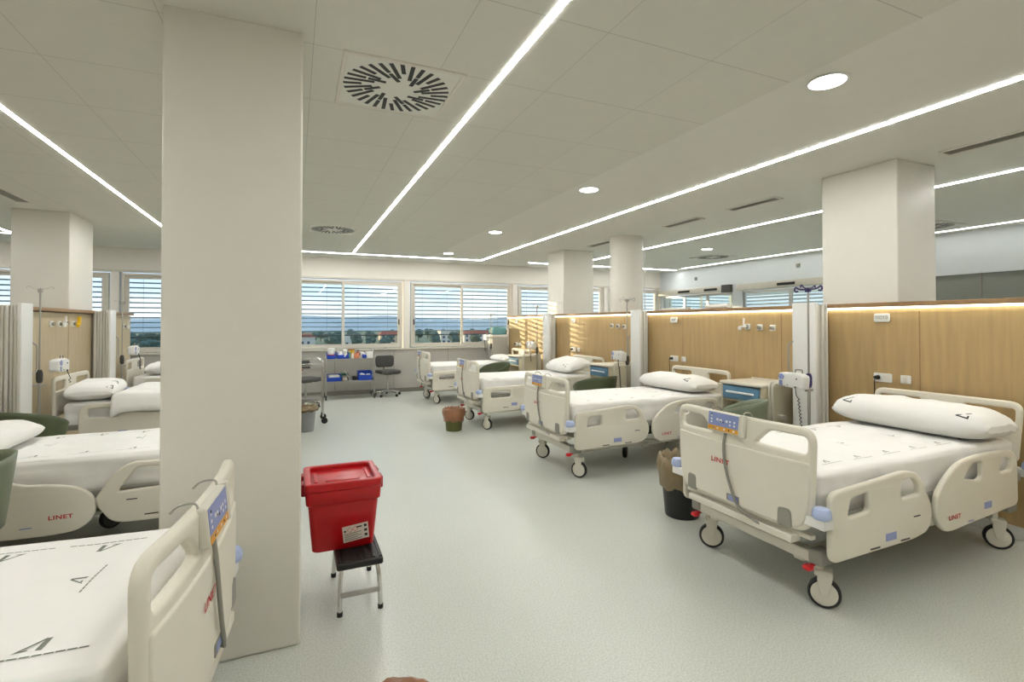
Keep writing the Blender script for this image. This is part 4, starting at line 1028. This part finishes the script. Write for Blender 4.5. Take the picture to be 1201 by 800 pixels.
b = MB(); b.box(-.035, .035, -.1, .1, 0, .07, .003); o = b.build('black_case', M['black']); o.location = (1.135, 10.66, S2+.0005); tag(o, 'black case on the lower shelf beside the deep blue bin', 'case')

# tubular instrument trolley left of the cart
t = thing('instrument_trolley', 'chrome tubular trolley half hidden behind the foreground column', 'trolley', (.05, 8.24, 0))
for yy in (-.19, .19):
    b = MB(); b.tube(fillet([(-.36, yy, .10), (-.36, yy, .965), (.36, yy, .965), (.36, yy, .10)], .09, 6, False), .012, 10); b.tube([(-.36, yy, .87), (.36, yy, .87)], .008, 8); b.build('side_frame', M['chrome'], t)
for z in (.76, .34):
    b = MB(); b.box(-.35, .35, -.185, .185, z, z+.012, .003); b.box(-.35, .35, -.19, -.18, z, z+.04); b.box(-.35, .35, .18, .19, z, z+.04); b.build('tray', M['steel'], t)
for sx in (-1, 1):
    b = MB(); b.tube([(sx*.36, -.19, .30), (sx*.36, .19, .30)], .009, 8); b.build('crossbar', M['chrome'], t)
    for yy in (-.19, .19):
        b = MB(); b.cyl((sx*.36+.02, yy-.012, .045), (sx*.36+.02, yy+.012, .045), .045, n=20); b.box(sx*.36-.012, sx*.36+.012, yy-.018, yy+.018, .06, .11, .004); b.build('caster', M['black'], t)
soft(-.02, 8.24, .773, .30, .2, .05, M['bagr'], 'folded_towel', 'folded brown towel on the chrome trolley', 'towel', 41)

# office stools
def office_chair(label, loc, rz):
    r = thing('office_chair', label, 'chair', loc, rz, 'grey swivel chairs')
    b = MB(); b.rbox((0, 0, .50), (.21, .215, .035), .03, (10, 10, 0), 3, lambda w, n: w+Vector((0, 0, .01*math.exp(-(w.x**2+w.y**2)/.03)))); b.build('seat', M['seat'], r, sharp=60)
    b = MB(); b.prism(fillet([(-.18, .58), (.18, .58), (.205, .70), (.19, .83), (-.19, .83), (-.205, .70)], .05, 5), (), .05, .02, 4, cuts=[-.15+.03*i for i in range(11)], fmap=lambda p: Vector((-.205+.35*p.x*p.x-p.z, p.x, p.y))); b.build('backrest', M['seat'], r)
    b = MB(); b.tube(smooth_open([(-.05, 0, .46), (-.2, 0, .45), (-.255, 0, .52), (-.245, 0, .66)], 5), .013, 8); b.box(-.08, .08, -.08, .08, .44, .466, .006); b.tube([(0, .05, .45), (.02, .23, .44)], .006, 6); b.build('bracket', M['dgrey'], r)
    b = MB(); b.cyl((0, 0, .10), (0, 0, .28), .025, n=16); b.cyl((0, 0, .28), (0, 0, .45), .014, n=14); b.build('gas_lift', M['chrome'], r)
    for k in range(5):
        a = 2*PI*k/5+.4; ca, sa = math.cos(a), math.sin(a)
        b = MB(); b.tube([(0, 0, .11), (ca*.26, sa*.26, .07)], [.022, .013], 8); lg = b.build('base_arm', M['chrome'], r)
        b = MB(); b.cyl((ca*.26-sa*.016, sa*.26+ca*.016, .028), (ca*.26+sa*.016, sa*.26-ca*.016, .028), .028, n=14); b.build('caster', M['black'], lg)
    return r
oc = office_chair('charcoal swivel chair to the right of the supply cart', (1.80, 10.62, 0), math.radians(-80))
dup(oc, (.20, 9.75, 0), math.radians(-60), 'charcoal swivel chair half hidden behind the foreground column')

# dispenser between window and divider
t = thing('water_dispenser', 'grey dispenser with a teal top beside the window at the end of the divider', 'dispenser', (4.35, 10.86, 0))
b = MB(); b.box(-.19, .19, -.17, .17, 0, 1.18, .02); b.build('body', M['panel'], t)
b = MB(); b.box(-.195, .195, -.175, .175, 1.18, 1.24, .015); b.build('collar', M['white'], t)
b = MB(); b.rbox((0, 0, 1.33), (.17, .15, .09), .05, (0, 0, 0), 4); b.build('top', M['teal'], t)
# small white kidney cup on the far locker
t = thing('paper_cup', 'white paper cup dispenser beside the farthest bedside locker', 'cup', (3.70, 9.02, .0))
b = MB(); b.lathe([(0, 0), (.05, 0), (.06, .62), (.055, .62), (.045, .01)], 16, cap=False); b.build('stand', M['white'], t)
b = MB(); b.lathe([(.06, .62), (.075, .70), (.07, .70), (.055, .63)], 16, cap=False); b.build('bowl', M['paper'], t)

# objects on the ledge
r = thing('rolled_towel', 'small rolled white towel lying on top of the divider ledge', 'towel', (4.74, 4.62, 1.676)); b = MB(); b.tube([(0, -.18, .03), (0, .18, .03)], .03, 16); b.build('roll', M['sheet'], r)
soft(4.75, 5.35, 1.676, .1, .5, .03, M['paper'], 'folded_sheet', 'thin folded white sheet lying on top of the divider ledge', 'sheet', 51)

# ------------------------------------------------------------------ outside the windows
M['grass'] = mat('ground_outside', (110, 122, 88), .9, var=.25, scale=.05)
M['leaf'] = mat('hazed_tree_leaves', (86, 106, 92), .9, var=.35, scale=1.5)  # leaf green lightened to imitate distance haze
M['trunk'] = mat('tree_trunk', (90, 74, 58), .9)
M['hill'] = mat('hazed_hillside', (214, 212, 200), .95, var=.12, scale=.01)  # distance haze is painted into this pale hill colour
M['render'] = mat('house_render', (226, 216, 200), .8); M['render2'] = mat('house_render_tan', (214, 186, 154), .8); M['roof'] = mat('roof_tiles', (176, 92, 66), .8, var=.12, scale=2)
M['pane'] = mat('house_window', (60, 74, 92), .3)
GZ = -12.0
b = MB(); b.box(-600, 600, YW+6, 1500, GZ-.5, GZ); o = b.build('terrain', M['grass'], smooth=False); o['kind'] = 'structure'; tag(o, 'flat green ground outside', 'ground')
def ridge(y, hmax, x0, x1, seed):
    def fn(u, v):
        x = x0+(x1-x0)*u; h = max(2, hmax*(.55+.45*noise.noise(Vector((x*.0022+seed, seed, 0)))+.12*noise.noise(Vector((x*.012, seed, 2)))))
        return Vector((x, y+v*260+20*noise.noise(Vector((x*.01, v*4, seed))), GZ+h*math.sin(v*PI)**.8))
    b = MB(); b.grid(fn, 120, 14); return b
o = ridge(900, 44, -1100, 1500, 3.3).build('mountain_ridge', M['hill'], sharp=180); o['kind'] = 'structure'; tag(o, 'distant pale hill ridge outside the windows', 'hill')
rnd = random.Random(11)
def far_tree(label=None):
    t = thing('tree', label or 'dark green tree outside seen below the blinds', 'tree', (0, 0, GZ), 0, 'trees outside the windows')
    b = MB(); b.cyl((0, 0, 0), (0, 0, 3), .3, .2, 8); b.build('trunk', M['trunk'], t)
    b = MB()
    for k in range(7):
        a = rnd.random()*2*PI; rr = rnd.random()*1.4; c = Vector((math.cos(a)*rr, math.sin(a)*rr, 4+rnd.random()*2.4)); R_ = 1.3+rnd.random()*.8
        b.rbox(c, (R_, R_, R_), R_*.98, (0, 0, 0), 4, lambda w, n: w+n*(.45*noise.noise(w*1.3)))
    b.build('crown', M['leaf'], t, sharp=180); return t
protos = [far_tree(), far_tree(), far_tree()]
k = 0
spots = []
while len(spots) < 210:
    Y = 230+rnd.random()*230; X = (-.45+rnd.random()*1.3)*Y; s_ = .8+rnd.random()*.55
    if all(abs(X-a) > 24 or abs(Y-c) > 14 for a, c in [(-135, 330), (-20, 300), (6, 340), (30, 310), (62, 350), (92, 320), (120, 340), (150, 300), (182, 330), (235, 340), (300, 340)]) and all((X-a)**2+(Y-c)**2 > 60 for a, c, _ in spots): spots.append((X, Y, s_))
for i, (X, Y, s_) in enumerate(spots):
    if i < 3: o = protos[i]; o.location = (X, Y, GZ)
    else: o = dup(protos[i % 3], (X, Y, GZ), rnd.random()*6, 'dark green tree outside seen below the blinds')
    o.scale = (s_, s_, s_*.9)
def house(X, Y, w, d, h, m_, label, roof):
    r = thing('house', label, 'house', (X, Y, GZ), 0, 'distant houses')
    b = MB(); b.box(-w/2, w/2, -d/2, d/2, 0, h); b.build('walls', m_, r, smooth=False)
    b = MB()
    if roof: b.add([(-w/2-.5, -d/2-.5, h), (w/2+.5, -d/2-.5, h), (w/2+.5, d/2+.5, h), (-w/2-.5, d/2+.5, h), (-w/2+2, 0, h+2.2), (w/2-2, 0, h+2.2)], [(0, 1, 5, 4), (2, 3, 4, 5), (1, 2, 5), (3, 0, 4), (3, 2, 1, 0)])
    else: b.box(-w/2-.2, w/2+.2, -d/2-.2, d/2+.2, h, h+.5)
    b.build('roof', M['roof'] if roof else m_, r, smooth=False)
    for fl in range(max(1, int(h//3))):
        for q in range(int((w-1.5)//3.4)):
            b = MB(); x0 = -w/2+1.2+q*3.4; b.box(x0, x0+1.5, -d/2-.06, -d/2, .9+fl*3, 2.5+fl*3); b.build('house_window', M['pane'], r, smooth=False)
b = MB(); b.box(-60, -18.9, 35.5, 37, GZ, 11); o = b.build('sun_blocker_wing', M['wall'], smooth=False); o['kind'] = 'structure'  # added out-of-view slab, keeps low sun off the left-hand windows
hs = []
for q, (X, Y, w, h, m_, rf, lb) in enumerate([(-135, 330, 20, 7, 'render', 1, 'white house with tiled roof far outside, seen through the far left window'), (-20, 300, 22, 8, 'render', 1, 'white house with red roof leftmost in the window above the cart'),
  (6, 340, 18, 7, 'render', 1, 'white house with red roof right of centre in the window above the cart'), (30, 310, 20, 8, 'render', 0, 'pale flat-roofed house behind the middle window post'),
  (62, 350, 24, 9, 'render2', 1, 'tan house with red roof seen above the swivel chair'), (92, 320, 14, 14, 'render', 0, 'narrow pale block seen left of the middle of the second window pair'),
  (120, 340, 30, 9, 'render', 1, 'long white house with red roof in the second window pair'), (150, 300, 26, 8, 'render2', 1, 'tan red-roofed house seen above the farthest beds'),
  (182, 330, 28, 15, 'render2', 0, 'tall tan block seen beside the divider end'), (235, 340, 34, 13, 'render', 0, 'tall pale block seen beyond the square column'), (300, 340, 30, 12, 'render', 1, 'white house with red roof seen beyond the round column')]):
    hs.append((X, Y, w*.7, 9, h*.55+1.2, m_, rf, lb))
for (X, Y, w, d, h, m_, rf, lb) in hs: house(X, Y, w, d, h, M[m_], lb, rf)
